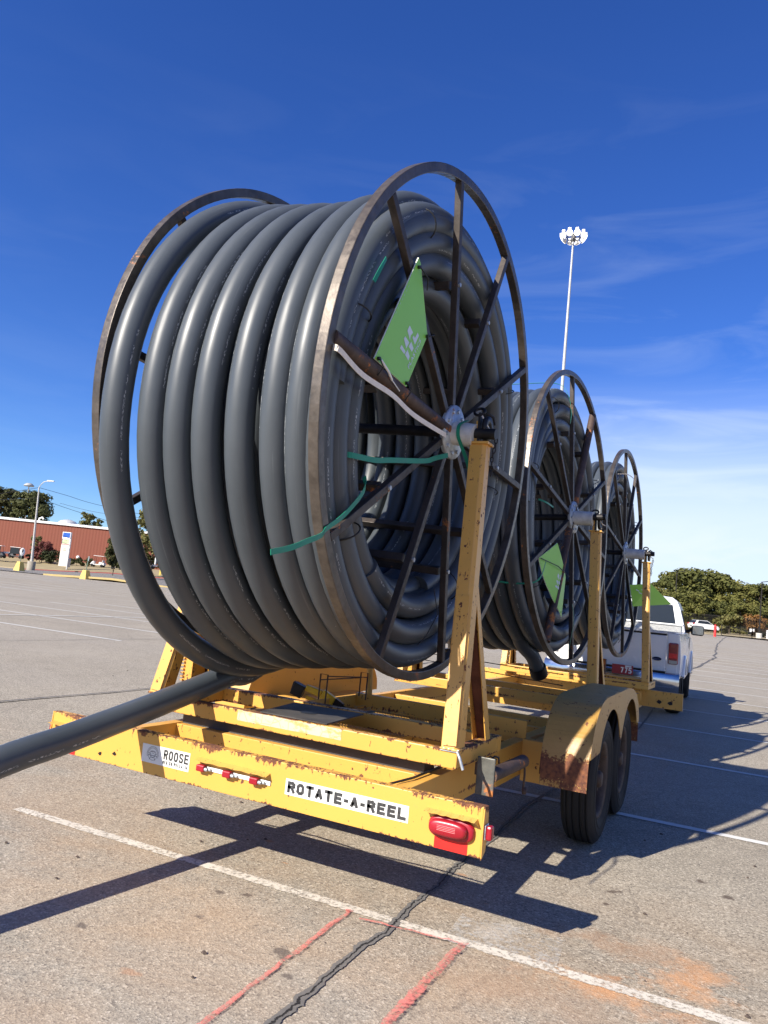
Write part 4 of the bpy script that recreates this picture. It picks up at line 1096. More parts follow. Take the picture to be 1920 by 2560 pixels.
# ------------------------------------------------------------------ pickup
TO = Vector((.285, 9.22, 0))
tk = thing('pickup_truck', 'white pickup truck towing the trailer, seen from behind', 'pickup', TO); tk.rotation_euler = (0, 0, .030)
M['car_white'] = plain('car_white', (.70, .70, .69), .22, 0, .6, .03, 3)
M['car_white'].node_tree.nodes['Principled BSDF'].inputs['Coat Weight'].default_value = .4
def glassm(name, c=(.02, .025, .03)):
    m, n, b_ = mat(name); b_.inputs['Base Color'].default_value = (*c, 1); b_.inputs['Roughness'].default_value = .06
    b_.inputs['Specular IOR Level'].default_value = .35; return m
M['glass'] = glassm('dark_glass')
M['chrome'] = plain('chrome', (.55, .56, .57), .15, .95, .5, .05)
TT = lambda o: keep(o, tk) if False else o
def tkm(): return MB(lambda v: v)
W_ = 1.0
def arch(yc, r, z0, y0, y1, n=18):
    """bottom outline with a wheel arch between y0 and y1"""
    out = [(y0, z0)]
    a0 = math.acos(max(-1, min(1, 0)))
    base = .40
    h = z0-base; c_ = sqrt(max(0, r*r-h*h))
    st = atan2(h, -c_); en = atan2(h, c_)
    out.append((yc-c_, z0))
    for i in range(1, n): a = st+(en-st)*i/n; out.append((yc+r*cos(a), base+r*sin(a)))
    out.append((yc+c_, z0)); out.append((y1, z0)); return out
bd = tkm()
# bed sides and cab lower body as side shells with arches (strips from the outline up to the belt)
def side_shell(b, outline, topf, x, th, sgn):
    ys = []
    for i in range(len(outline)-1):
        (ya, za), (yb_, zb_) = outline[i], outline[i+1]
        m_ = max(1, int(abs(yb_-ya)/.12))
        for j in range(m_): ys.append((ya+(yb_-ya)*j/m_, za+(zb_-za)*j/m_))
    ys.append(outline[-1]); vs = []; rows = 7
    for y, z in ys:
        zt_ = topf(y)
        for r in range(rows):
            zz = z+(zt_-z)*r/(rows-1)
            bulge = -.05*((zz-.88)/.48)**2+(.0)
            vs.append((sgn*(x+bulge), y, zz))
    for y, z in ys:
        zt_ = topf(y)
        for r in range(rows):
            zz = z+(zt_-z)*r/(rows-1); bulge = -.05*((zz-.88)/.48)**2
            vs.append((sgn*(x+bulge-th), y, zz))
    n_ = len(ys); fs = []; o2 = n_*rows
    for i in range(n_-1):
        for r in range(rows-1):
            a = i*rows+r; fs.append((a, a+rows, a+rows+1, a+1)); fs.append((o2+a, o2+a+1, o2+a+rows+1, o2+a+rows))
        a = i*rows; fs.append((a, o2+a, o2+a+rows, a+rows)); a = i*rows+rows-1; fs.append((a, a+rows, o2+a+rows, o2+a))
    for i in (0, n_-1):
        for r in range(rows-1): a = i*rows+r; fs.append((a, a+1, o2+a+1, o2+a))
    b.add(vs, fs, False)
for sgn in (1, -1):
    side_shell(bd, arch(1.30, .52, .62, 0.0, 2.40), lambda y: 1.300, W_, .05, sgn)
    side_shell(bd, arch(4.50, .52, .50, 2.46, 5.50), lambda y: 1.22 if y < 4.6 else 1.22-.14*(y-4.6)/.9, W_, .05, sgn)
bd.box((-.95, .05, .60), (.95, 2.40, .66)); bd.box((-.94, 2.34, .66), (.94, 2.40, 1.295)); bd.box((-.95, 2.46, .50), (.95, 4.5, .56))
bd.box((-.93, 4.6, 1.05), (.93, 5.46, 1.07)); bd.box((-.95, 5.46, .5), (.95, 5.51, 1.06))
for sgn in (1, -1):    # bed rail tops, wheel lips
    bd.box((sgn*.895 if sgn > 0 else -1.0, 0, 1.301), (1.0 if sgn > 0 else -.895, 2.40, 1.315))
    pts = [(sgn*(W_+.004), 1.30+.53*cos(a), .40+.53*sin(a)) for a in [radians(25+i*6.5) for i in range(21)]]
    bd.tube(pts, .032, 8)
    pts = [(sgn*(W_+.002), 4.50+.53*cos(a), .40+.53*sin(a)) for a in [radians(15+i*7.5) for i in range(21)]]
    bd.tube(pts, .028, 8)
# rear corner panels
for sgn in (1, -1):
    x0, x1 = (.80, .955) if sgn > 0 else (-.955, -.80)
    bd.box((x0, -.012, .66), (x1, .045, 1.300))
# cab lower rear wall and greenhouse
def cabring(y, z, hw): return [(-hw, y, z), (hw, y, z)]
gv = []
lev = [(2.46, 4.6, 1.221, .955), (2.49, 4.35, 1.45, .915), (2.58, 3.95, 1.75, .83), (2.64, 3.80, 1.88, .77), (2.76, 3.6, 1.945, .68), (2.95, 3.4, 1.965, .5)]
for y0_, y1_, z_, hw in lev: gv += [(-hw, y0_, z_), (hw, y0_, z_), (hw, y1_, z_), (-hw, y1_, z_)]
gf = []
for i in range(len(lev)-1):
    o = 4*i
    for k in range(4): gf.append((o+k, o+(k+1) % 4, o+4+(k+1) % 4, o+4+k))
gf.append((20, 21, 22, 23)); bd.add(gv, gf, False)
bd.box((-.94, 2.46, .56), (.94, 2.50, 1.22))
hood_v = [(-.93, 4.5, 1.222), (.93, 4.5, 1.222), (.90, 5.49, 1.08), (-.90, 5.49, 1.08)]
bd.plate(hood_v, .03, (0, 0, 1))
body = bd.build('body', M['car_white'], tk, .012)
# tailgate
b = MB(); b.box((-.790, -.020, .72), (.790, .03, 1.262)); tg = b.build('tailgate', M['car_white'], tk, .012)
b = MB(); b.box((-.790, -.018, 1.264), (.790, .035, 1.292)); b.build('tailgate_cap', M['black_steel'], tk, .006)
b = MB(); b.box((-.78, -.024, 1.2935), (.78, .03, 1.306)); b.build('tailgate_rim', M['car_white'], tk, .004)
b = MB(); b.lathe([(0, .0), (.062, .0), (.066, -.004), (.066, -.008)], (0, 0, 0), (0, 1, 0), 28)
ob = b.build('badge', plain('badge_blue', (.01, .02, .07), .25), tg); ob.location = (.665, -.029, .905); ob.scale = (1, 1, .42)
b = MB(); b.box((-.10, -.030, 1.12), (.10, -.0205, 1.20)); b.build('handle', M['black_steel'], tg, .01)
for x0, x1 in ((.957-.135, .962), (-.962, -.822)):
    b = MB(); b.box((x0, -.045, .845), (x1, .03, 1.165)); tl = b.build('tail_light', plain('dark_red_lens', (.22, .006, .012), .15, 0, .7, .1), tk, .02)
    b = MB(); b.box((x0+.012, -.052, .935), (x1-.010, -.0455, 1.01)); b.build('brake_lens', plain('bright_red_lens', (.62, .02, .02), .2), tl, .006)
    b = MB(); b.box((x0+.012, -.051, .852), (x1-.010, -.0455, .905)); b.build('reverse_lens', plain('clear_lens', (.35, .33, .28), .25), tl, .006)
b = MB()
vs = []; bw = 1.0
prof_b = [(-.05, .40), (-.19, .43), (-.235, .52), (-.265, .68), (-.22, .715), (-.06, .72)]
for x in (-1.0, -.9, -.5, 0, .5, .9, 1.0):
    k_ = .10 if abs(x) > .95 else (.02 if abs(x) > .8 else 0)
    for (y, z) in prof_b: vs.append((x, y+k_, z))
b.add(vs, [(i*6+j, i*6+j+1, (i+1)*6+j+1, (i+1)*6+j) for i in range(6) for j in range(5)], True)
b.build('rear_bumper', M['chrome'], tk)
b = MB(); b.box((-.8, -.21, .722), (.8, -.07, .735)); b.box((-.25, -.10, .42), (.25, .0, .55)); b.build('step_pad', M['black_steel'], tk)
b = MB(); b.box((.05, -.275, .625), (.355, -.268, .765)); pl_ = b.build('number_plate', plain('plate_red', (.28, .02, .03), .4), tk, .004)
block_text('775', .16, .085, .016, M['white'], pl_, (.175, -.2765, .645), (1, 0, 0), (0, 0, 1))
b = MB(); b.plate([(.24, -.2755, .735), (.33, -.2755, .735), (.33, -.2755, .76), (.24, -.2755, .76)], .0006, (0, 1, 0)); b.build('plate_sticker', M['white'], pl_)
# toolbox across the bed
b = MB(); b.box((-.90, 1.78, 1.316), (.90, 2.28, 1.425)); tb_ = b.build('toolbox', plain('diamond_aluminium', (.56, .56, .53), .35, .6, .5, .12, 60, .5, 90), tk, .006)
b = MB(); b.box((-.93, 1.76, 1.426), (.93, 2.30, 1.458)); b.build('lid', plain('toolbox_lid', (.66, .66, .62), .35, .3), tb_, .01)
# glass
b = MB(); b.plate([(-.80, 2.476, 1.36), (.80, 2.476, 1.36), (.70, 2.590, 1.80), (-.70, 2.590, 1.80)], .010, (0, -1, .26)); b.build('rear_window', M['glass'], tk, .004)
for sgn in (1, -1):
    b = MB(); b.plate([(sgn*.945, 2.75, 1.29), (sgn*.945, 4.35, 1.29), (sgn*.845, 3.90, 1.72), (sgn*.845, 2.85, 1.72)], .012, (sgn, 0, .25)); b.build('side_window', M['glass'], tk)
    b = MB(); b.box((sgn*.99 if sgn > 0 else -1.0, 3.30, .56), (1.0 if sgn > 0 else -.99, 3.31, 1.22)); b.build('door_seam', M['wire'], tk)
    # towing mirror
    x0 = .97
    b = MB(); b.bar((sgn*.95, 3.66, 1.34), (sgn*1.03, 3.64, 1.40), .05, .05); mm = b.build('mirror_arm', M['wire'], tk)
    b = MB(); b.box((min(sgn*1.00, sgn*1.235), 3.60, 1.28), (max(sgn*1.00, sgn*1.235), 3.72, 1.47)); ms = b.build('mirror_housing', M['wire'], mm, .04)
    b = MB(); b.box((min(sgn*1.03, sgn*1.22), 3.592, 1.30), (max(sgn*1.03, sgn*1.22), 3.598, 1.455)); b.build('mirror_glass', plain('mirror_glass', (.25, .27, .28), .08, .9), mm, .02)
    for yc in (1.30, 4.50):
        b = MB(); b.lathe([(.21, -.12), (.36, -.125), (.395, -.09), (.40, 0), (.395, .09), (.36, .125), (.21, .12)], (sgn*.86, yc, .40), (1, 0, 0), 48)
        wk = thing('wheel', None, None); wk.parent = tk
        b.build('tyre', M['rubber'], wk)
        b = MB(); b.lathe([(.21, -.1), (.205, .10), (.17, .07), (.08, .08), (0, .085)], (sgn*.86, yc, .40), (sgn, 0, 0), 32); b.build('rim', M['chrome'], wk)

# ------------------------------------------------------------------ foliage
def leafmat(name, cols, seed=0.):
    m, n, b_ = mat(name); q = NB(n)
    oi = q.new('ShaderNodeObjectInfo'); P = q.obj()
    big = q.noise(P, .8, 3, .6); sm = q.noise(P, 7, 3, .7)
    f = q.math('ADD', q.math('MULTIPLY', big, .6), q.math('MULTIPLY', sm, .5))
    f = q.math('ADD', f, q.math('MULTIPLY', q.math('SUBTRACT', oi.outputs['Random'], .5), .22))
    cr_ = q.new('ShaderNodeValToRGB'); q.set(cr_.inputs[0], f); e = cr_.color_ramp.elements
    e[0].position = .36; e[0].color = (*cols[0], 1); e[1].position = .72; e[1].color = (*cols[2], 1)
    x = e.new(.54); x.color = (*cols[1], 1)
    q.set(b_.inputs['Base Color'], cr_.outputs[0]); b_.inputs['Roughness'].default_value = .7; b_.inputs['Specular IOR Level'].default_value = .2
    tr_ = q.new('ShaderNodeBsdfTranslucent'); q.set(tr_.inputs['Color'], cr_.outputs[0])
    mx = q.new('ShaderNodeMixShader', {0: .25}); n.links.new(b_.outputs[0], mx.inputs[1]); n.links.new(tr_.outputs[0], mx.inputs[2])
    n.links.new(mx.outputs[0], n.nodes['Material Output'].inputs[0]); return m
M['leaf_wood'] = leafmat('autumn_oak_leaves', ((.05, .058, .018), (.125, .13, .036), (.23, .205, .06)))
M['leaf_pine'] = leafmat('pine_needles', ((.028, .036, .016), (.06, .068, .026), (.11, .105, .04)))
M['leaf_pine2'] = leafmat('pine_needles_olive', ((.05, .058, .022), (.11, .115, .04), (.20, .18, .06)))  # lighter olive-green, the foliage's own colour
M['leaf_yellow'] = leafmat('yellowing_leaves', ((.06, .07, .025), (.16, .15, .05), (.33, .26, .10)))
M['leaf_orange'] = leafmat('orange_leaves', ((.12, .06, .02), (.26, .13, .04), (.20, .16, .05)))
M['leaf_red'] = leafmat('dark_red_leaves', ((.05, .018, .018), (.11, .03, .03), (.17, .06, .045)))
M['bark'] = plain('bark', (.10, .075, .055), .9, 0, .2, .35, 9, .5, 30)
def crown_mesh(h, rad, nb, nl, leaf, seed, base=.25, squash=.8, name='crown', rag=.35):
    """clumps of leaf faces over a branch skeleton, canopy height h, radius rad"""
    r = random.Random(seed); b = MB()
    blobs = []
    for i in range(nb):
        t_ = r.random(); z = h*(base+(1-base)*(t_**.8)); env = rad*sqrt(max(.05, 1-((z/h-.58)/.52)**2))
        a = r.uniform(0, 2*pi); d = env*sqrt(r.random())*.85
        blobs.append((d*cos(a), d*sin(a), z, rad*r.uniform(.18, .36)))
    for i in range(nl):
        bx, by, bz, br = blobs[r.randrange(nb)]
        v = Vector((r.gauss(0, 1), r.gauss(0, 1), r.gauss(0, 1))).normalized()*br*(r.random()**.33)
        p = Vector((bx+v.x*1.1, by+v.y*1.1, bz+v.z*squash))
        s_ = leaf*r.uniform(.6, 1.5); n1 = (v.normalized()+Vector((r.uniform(-.8, .8), r.uniform(-.8, .8), r.uniform(-.3, 1.1)))).normalized()
        a = n1.orthogonal().normalized(); a = (a*cos(i)+n1.cross(a)*sin(i)).normalized(); c = n1.cross(a)
        b.add([p-a*s_-c*s_*.2, p-c*s_*.6+a*s_*.1, p+a*s_*.9, p+c*s_*.7], [(0, 1, 2, 3)])
    return b, blobs
def tree(name, label, pos, h, rad, leafm, seed, nb=26, nl=3600, leaf=.22, base=.25, group=None, cat='tree', trunk=.22, squash=.8):
    t_ = thing(name, label, cat, pos, group)
    b, blobs = crown_mesh(h, rad, nb, nl, leaf, seed, base, squash); b.build('crown', leafm, t_)
    b = MB(); r = random.Random(seed+1)
    b.tube([(0, 0, -.3), (r.uniform(-.1, .1), r.uniform(-.1, .1), h*.3), (r.uniform(-.3, .3)*rad*.2, r.uniform(-.3, .3)*rad*.2, h*.78)], trunk, 8, radii=[trunk, trunk*.75, trunk*.25])
    for bx, by, bz, br in blobs[:12]:
        z0 = max(h*.12, min(bz-.15*h, h*.6)); b.tube([(0, 0, z0), (bx*.5, by*.5, (z0+bz)/2+.02*h), (bx, by, bz)], .05, 5, radii=[trunk*.4, trunk*.25, trunk*.08])
    b.build('trunk', M['bark'], t_); return t_

def gp(px, py, d, dz=0):
    p = spot(px, py, d); return Vector((p.x, p.y, p.z+dz))
# wood on the right: a few kinds, each copied with its own size and turn
protos = []
def wood():
    specs = [  # px, base py, distance, height, kind
        (1628, 1566, 132, 6.5, 0), (1660, 1570, 140, 9.2, 1), (1690, 1572, 146, 10.6, 2), (1716, 1574, 138, 10.4, 0), (1745, 1577, 150, 11.6, 1), (1772, 1579, 144, 11.0, 2),
        (1803, 1582, 152, 10.6, 0), (1832, 1585, 141, 9.6, 1), (1862, 1588, 150, 9.8, 2), (1890, 1592, 143, 9.4, 0), (1922, 1595, 152, 9.8, 1), (1960, 1599, 146, 9.6, 2), (2000, 1603, 150, 9.8, 0),
        (1600, 1562, 150, 7.2, 1), (1570, 1560, 155, 7.0, 2), (1530, 1556, 150, 6.4, 0), (1675, 1572, 128, 6.0, 2), (1735, 1578, 127, 6.2, 0), (1790, 1583, 129, 5.2, 1), (1850, 1590, 128, 5.6, 2), (1905, 1596, 127, 5.0, 0), (1950, 1600, 128, 5.4, 1)]
    wh = ['shorter', 'taller']
    for i, (px, py, d, h, k) in enumerate(specs):
        lb_ = 'green-brown woodland tree beyond the black fence on the right'
        pos = gp(px, py, d)
        if len(protos) < 3:
            assert True
        pr = next((p_ for p_ in protos if p_['kind_'] == k), None)
        if pr is None:
            t_ = tree('woodland_tree', lb_, pos, 10, 4.3, M['leaf_wood'], 40+k*7, 34, 5200, .26, .06, 'woodland trees beyond the fence')
            protos.append({'kind_': k, 'o': t_})
        else:
            t_ = copy_tree(pr['o']); t_.location = pos
        s_ = h/10; t_.scale = (s_*1.15, s_*1.15, s_); t_.rotation_euler = (0, 0, i*1.37)
wood()
tree('shrub', 'orange-tinted shrub in front of the woodland beyond the fence', gp(1878, 1588, 122), 3.0, 2.6, M['leaf_orange'], 91, 14, 1600, .2, .05, None, 'shrub', .08)
tree('shrub', 'pale green shrub at the foot of the woodland nearest the white car', gp(1822, 1583, 121), 2.8, 2.4, M['leaf_yellow'], 92, 14, 1500, .2, .05, None, 'shrub', .08)
# left side trees behind the red building
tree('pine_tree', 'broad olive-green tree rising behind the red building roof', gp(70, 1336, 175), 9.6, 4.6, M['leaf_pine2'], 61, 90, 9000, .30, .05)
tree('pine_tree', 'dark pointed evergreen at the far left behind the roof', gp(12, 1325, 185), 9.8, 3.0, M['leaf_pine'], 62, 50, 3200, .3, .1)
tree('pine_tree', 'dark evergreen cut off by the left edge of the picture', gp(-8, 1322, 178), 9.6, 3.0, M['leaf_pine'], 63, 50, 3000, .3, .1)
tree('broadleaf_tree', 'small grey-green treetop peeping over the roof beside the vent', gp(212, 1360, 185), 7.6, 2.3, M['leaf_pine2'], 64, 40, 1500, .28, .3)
tree('broadleaf_tree', 'thin treetop just above the roof line next to the reel', gp(238, 1362, 185), 6.2, 1.6, M['leaf_pine2'], 65, 30, 900, .26, .3)
tree('broadleaf_tree', 'yellow-green tree seen through the gap between the pipe loops', gp(376, 1432, 112), 9.2, 3.4, M['leaf_yellow'], 66, 70, 7000, .2, .12)
tree('young_tree', 'slim dark green young tree standing in front of the right end of the red wall', gp(279, 1448, 100), 5.6, 1.25, M['leaf_pine'], 67, 60, 4200, .15, .34, None, 'tree', .07, 1.2)
tree('shrub', 'dark red leaning bush against the red wall by the lamp post', gp(104, 1402, 126), 3.0, 2.1, M['leaf_red'], 68, 34, 1800, .17, .1, None, 'shrub', .06)
tree('shrub', 'low dark green bush right of the red bush', gp(125, 1406, 125), 1.9, 1.7, M['leaf_pine'], 69, 30, 1300, .16, .05, None, 'shrub', .05)
tree('shrub', 'thin green sapling just right of the lamp post shaft', gp(84, 1401, 128), 4.0, 1.2, M['leaf_pine2'], 70, 34, 900, .16, .3, None, 'shrub', .05)
for i, (px, py) in enumerate(((178, 1410), (192, 1411), (205, 1413), (222, 1414), (72, 1399), (150, 1408))):
    tree('shrub', ['small round shrub at the wall foot just right of the tall sign', 'second small shrub right of the tall sign', 'third small shrub right of the tall sign', 'small shrub at the wall foot left of the white golf cart', 'small shrub behind the lamp post foot', 'small shrub hidden behind the left edge of the tall sign'][i],
         gp(px, py, 124), .9+.2*(i % 2), .75, M['leaf_pine'], 80+i, 16, 420, .13, .05, 'low shrubs along the red wall', 'shrub', .03)

# ------------------------------------------------------------------ left bank, road, kerbs
def band(A, B, mt, name, kind='structure', n=1, zo=0., label=None, cat=None):
    b = MB(); vs = []
    for p, q_ in zip(A, B):
        for j in range(n+1): v = p+(q_-p)*(j/n); vs.append((v.x, v.y, v.z+zo))
    b.add(vs, [(i*(n+1)+j, i*(n+1)+j+1, (i+1)*(n+1)+j+1, (i+1)*(n+1)+j) for i in range(len(A)-1) for j in range(n)], False)
    return tag(b.build(name, mt), label, cat, None, kind)
E1 = [gp(px, py, 84) for px, py in ((-260, 1398), (-100, 1415), (0, 1425.5), (110, 1436.6), (195, 1442), (280, 1448), (422, 1469), (560, 1487), (760, 1508))]
K1 = [gp(px, py, 110) for px, py in ((-260, 1391), (-100, 1407), (0, 1418.5), (60, 1424), (150, 1429), (278, 1434.5), (420, 1448), (560, 1463), (760, 1484))]
B1 = [gp(px, py, 134) for px, py in ((-260, 1360), (-100, 1378), (0, 1391), (67, 1397.5), (177, 1405), (270, 1413), (420, 1428), (560, 1443), (760, 1463))]
C1 = [p+Vector((p-CAM).normalized())*90+Vector((0, 0, .3)) for p in B1]
def grass_mat():
    m, n, b_ = mat('dry_grass'); q = NB(n); P = q.pos()
    f = q.noise(P, .35, 6, .65); g = q.noise(P, 5, 4, .7)
    q.set(b_.inputs['Base Color'], q.mix(q.mapr(g, .3, .7), q.mix(q.mapr(f, .4, .6), (.20, .165, .08), (.30, .235, .12)), (.34, .27, .15)))
    b_.inputs['Roughness'].default_value = .95; return m
band(E1, K1, M['road'], 'access_road', zo=.03)
band(K1, B1, grass_mat(), 'grass_bank', n=2, zo=.08)
band(B1, C1, plain('far_ground', (.24, .20, .12), .9), 'ground', zo=.08)
def kerb(pts, i0, i1, mt, w_=.22, h=.17):
    b = MB()
    P_ = pts[i0:i1+1]
    for a, c in zip(P_[:-1], P_[1:]):
        d = (c-a).normalized(); s_ = Vector((-d.y, d.x, 0))*w_/2
        b.hexa([a-s_+Vector((0, 0, -.1)), a+s_+Vector((0, 0, -.1)), c+s_+Vector((0, 0, -.1)), c-s_+Vector((0, 0, -.1))], [a-s_+Vector((0, 0, h)), a+s_+Vector((0, 0, h)), c+s_+Vector((0, 0, h)), c-s_+Vector((0, 0, h))])
    return tag(b.build('kerb', mt), kind='structure')
kerb(K1, 3, 6, plain('red_kerb_paint', (.26, .05, .045), .7)); kerb(K1, 0, 3, plain('tan_kerb', (.42, .33, .20), .8)); kerb(K1, 6, 8, plain('tan_kerb', (.42, .33, .20), .8))
kerb(E1, 3, 8, plain('yellow_kerb', (.50, .38, .16), .8), .45, .12)
b = MB()
for i in range(26):
    px = 12+i*15.3; py = 1434+(px-12)*.0715+ (0 if px < 280 else (px-280)*.04)
    a = gp(px, py, 79); a.z = gz(a.x, a.y)+.02
    # snap on the ground
    dv = (gp(px, py+3.2, 70)-CAM); t_ = (0.02-CAM.z)/dv.z if dv.z < 0 else 0
    if t_ > 0:
        p = CAM+dv*t_
        if p.length < 140: b.add([(p.x-.9, p.y-.2, .02), (p.x-.5, p.y+.1, .02), (p.x+1.1, p.y+.5, .02), (p.x+.7, p.y+.2, .02)], [(0, 1, 2, 3)])
tag(b.build('road_marking', M['line']), kind='structure')

# ------------------------------------------------------------------ red building
def brickred():
    m, n, b_ = mat('red_ribbed_cladding'); q = NB(n); P = q.obj(); X = q.xyz(P)
    s_ = q.math('SINE', q.math('MULTIPLY', X['X'], 11.0)); st = q.noise(q.scale(P, (2.5, 1, .25)), 1, 5, .65)
    c = q.mix(q.mapr(s_, -.4, .9), (.180, .050, .026), (.195, .056, .030)); c = q.mix(q.mapr(st, .35, .7, 0, .5), c, (.20, .045, .025))
    q.set(b_.inputs['Base Color'], c); b_.inputs['Roughness'].default_value = .75; q.set(b_.inputs['Normal'], q.bump(s_, .25, .03)); return m
L0, L1_ = gp(-120, 1386, 137), gp(412, 1430, 137)
zt_ = gp(412, 1336, 137).z
bx = Vector((L1_.x-L0.x, L1_.y-L0.y, 0)); blen = bx.length; bx.normalize()
bl = thing('warehouse_building', 'long low red ribbed building with white roof edge on the left', 'building', (L0.x, L0.y, 0)); bl.rotation_euler = (0, 0, atan2(bx.y, bx.x))
zl, zr = gp(-120, 1279.6, 137).z, gp(412, 1334.5, 137).z; zz = (gp(0, 1292, 137).z+gp(262, 1319, 137).z)/2
MB().box((0, 0, 0), (blen, 45, zz-.30)).build('wall', brickred(), bl)
b = MB(); b.box((-.2, -.25, zz-.30), (blen+.2, 45.2, zz+.10)); rf = b.build('roof', M['white'], bl)
vx = (gp(171, 1305, 150)-Vector((L0.x, L0.y, 0))).dot(bx)
b = MB(); b.lathe([(0, 1.35), (.7, 1.25), (1.5, .95), (1.85, .55), (1.8, .30), (1.2, .1), (1.2, -.2)], (vx, 12, zz+.2), (0, 0, 1), 24); b.build('roof_vent', plain('vent_metal', (.6, .6, .58), .4, .3), rf)
b = MB(); vx2 = (gp(95, 1300, 137)-Vector((L0.x, L0.y, 0))).dot(bx); b.tube([(vx2-.3, .3, zz), (vx2-.3, .3, zz+.5), (vx2+.2, .3, zz+.75), (vx2+.5, .2, zz+.45)], .16, 8); b.build('wall_light', M['white'], rf)
b = MB(); vx3 = (gp(196, 1393, 137)-Vector((L0.x, L0.y, 0))).dot(bx); zv = gp(196, 1393, 136).z; b.lathe([(0, -.55), (.28, -.5), (.30, -.2), (.18, 0)], (vx3, 0, zv), (0, 1, 0), 14); b.build('wall_vent', M['white'], bl)

# ------------------------------------------------------------------ left street furniture
def upright(bpx, tpx, d): 
    return gp(*bpx, d), gp(*tpx, d)
a, c = upright((77, 1421), (98, 1218), 106)
lp = thing('street_lamp', 'tall pale single-arm street lamp in front of the red building', 'street lamp', a)
rel = lambda v: Vector(v)-a
galv = plain('pale_galvanised', (.52, .50, .47), .5, .2)
top_ = rel(c)
b = MB(); b.tube([(0, 0, .6), top_*.5, top_], .15, 12, radii=[.19, .14, .09]); b.build('pole', galv, lp)
b = MB(); b.lathe([(.55, -.6), (.55, .95), (.5, 1.0), (0, 1.0)], (0, 0, 0), (0, 0, 1), 20); b.build('concrete_base', plain('concrete', (.30, .27, .22), .9, 0, .2, .2, 4), lp)
m1_, m2_ = rel(gp(110, 1205, 106)), rel(gp(119, 1202.5, 106)); m3_ = rel(gp(136, 1203.5, 106))
b = MB(); b.tube([top_, top_*.6+m1_*.4+Vector((0, 0, .1)), m1_, m2_], .05, 8); b.build('arm', galv, lp)
b = MB(); b.bar(m2_, m3_, .42, .22, (0, 0, 1), .3, .14); b.build('lamp_head', M['white'], lp, .05)
# power lines
def wire(pts, d, label):
    P_ = smooth([gp(x, y, dd) for (x, y), dd in zip(pts, d)], 8)
    b = MB(); b.tube(P_, .03, 5); tag(b.build('power_line', M['black_steel']), label, 'power line', 'overhead lines on the left')
wire(((-60, 1240), (0, 1234), (98, 1219)), (118, 112, 106), 'upper overhead line running left from the lamp post')
wire(((98, 1219), (165, 1238), (245, 1262), (420, 1300)), (106, 112, 118, 130), 'upper overhead line running right from the lamp post')
wire(((-60, 1255), (0, 1250), (95, 1244.5)), (118, 112, 106), 'lower overhead line running left from the lamp post')
wire(((97, 1244.5), (160, 1268), (252, 1297), (420, 1345)), (106, 112, 118, 130), 'lower overhead line running right from the lamp post')
wire(((150, 1258), (250, 1282), (420, 1302)), (150, 150, 150), 'faint third overhead line between the two lines')
# distant mast behind the trees
a, c = upright((66, 1262), (72.5, 1214), 300)
fm = thing('floodlight_mast', 'thin distant floodlight mast behind the left trees', 'floodlight mast', gp(60, 1330, 300)); a0 = gp(60, 1330, 300)
b = MB(); b.tube([Vector((0, 0, 0)), c-a0], .28, 8, radii=[.4, .2]); b.build('pole', galv, fm)
b = MB(); b.lathe([(0, -.3), (1.9, -.3), (2.0, .1), (1.0, .9), (0, 1.0)], c-a0, (0, 0, 1), 14); b.build('lamp_ring', plain('grey_lamp', (.35, .36, .36), .5), fm)
# tall sign
a = gp(155, 1417, 114); ps = thing('pylon_sign', 'tall white pylon sign with blue top panel before the red wall', 'sign', a)
sx_ = Rv.copy(); sx_.z = 0; sx_.normalize(); yaw_ = atan2(sx_.y, sx_.x)-.12
S_ = Matrix.Rotation(yaw_, 4, 'Z')
sh = (gp(164, 1328, 114)-a).z; sw = 1.28; ln_ = .09
def sbox(x0, x1, z0, z1, y0=0., y1=.35):
    b = MB(lambda v: S_ @ Vector((v.x+ln_*0*v.z, v.y, v.z))); b.box((x0, y0, z0), (x1, y1, z1)); return b
cream = plain('cream_panel', (.66, .60, .52), .5, 0, .4, .06)
sbox(-sw/2, sw/2, .1, sh*.80).build('lower_panel', cream, ps)
sbox(-sw/2-.02, sw/2+.02, sh*.802, sh*.985, -.02, .37).build('frame', M['white'], ps)
sbox(-sw/2+.07, sw/2-.07, sh*.835, sh*.965, -.035, -.021).build('blue_panel', plain('sign_blue', (.01, .09, .42), .4), ps)
sbox(sw/2+.03, sw/2+.10, -.4, sh*.80, .0, .30).build('side_post', M['white'], ps)
sbox(-sw/2+.12, sw/2-.20, sh*.66, sh*.78, -.03, -.002).build('message_panel', plain('pale_lime', (.52, .60, .32), .5), ps)
sbox(-sw/2+.02, -sw/2+.07, sh*.65, sh*.79, -.03, -.002).build('stripe', plain('navy', (.03, .05, .2), .5), ps)
sbox(-sw/2, sw/2-.05, sh*.63, sh*.642, -.03, -.002).build('stripe', plain('rose', (.5, .12, .14), .5), ps)
b = MB(lambda v: S_ @ v)
for z0 in (.51, .475, .45):
    for i in range(4): b.box((-.22+i*.13, -.012, sh*z0), (-.14+i*.13, -.002, sh*(z0+.018)))
for z0 in (.74, .69):
    for i in range(4): b.box((-.22+i*.11, -.045, sh*z0), (-.15+i*.11, -.031, sh*(z0+.018)))
b.build('lettering', plain('grey_green_print', (.25, .30, .22), .5), ps)
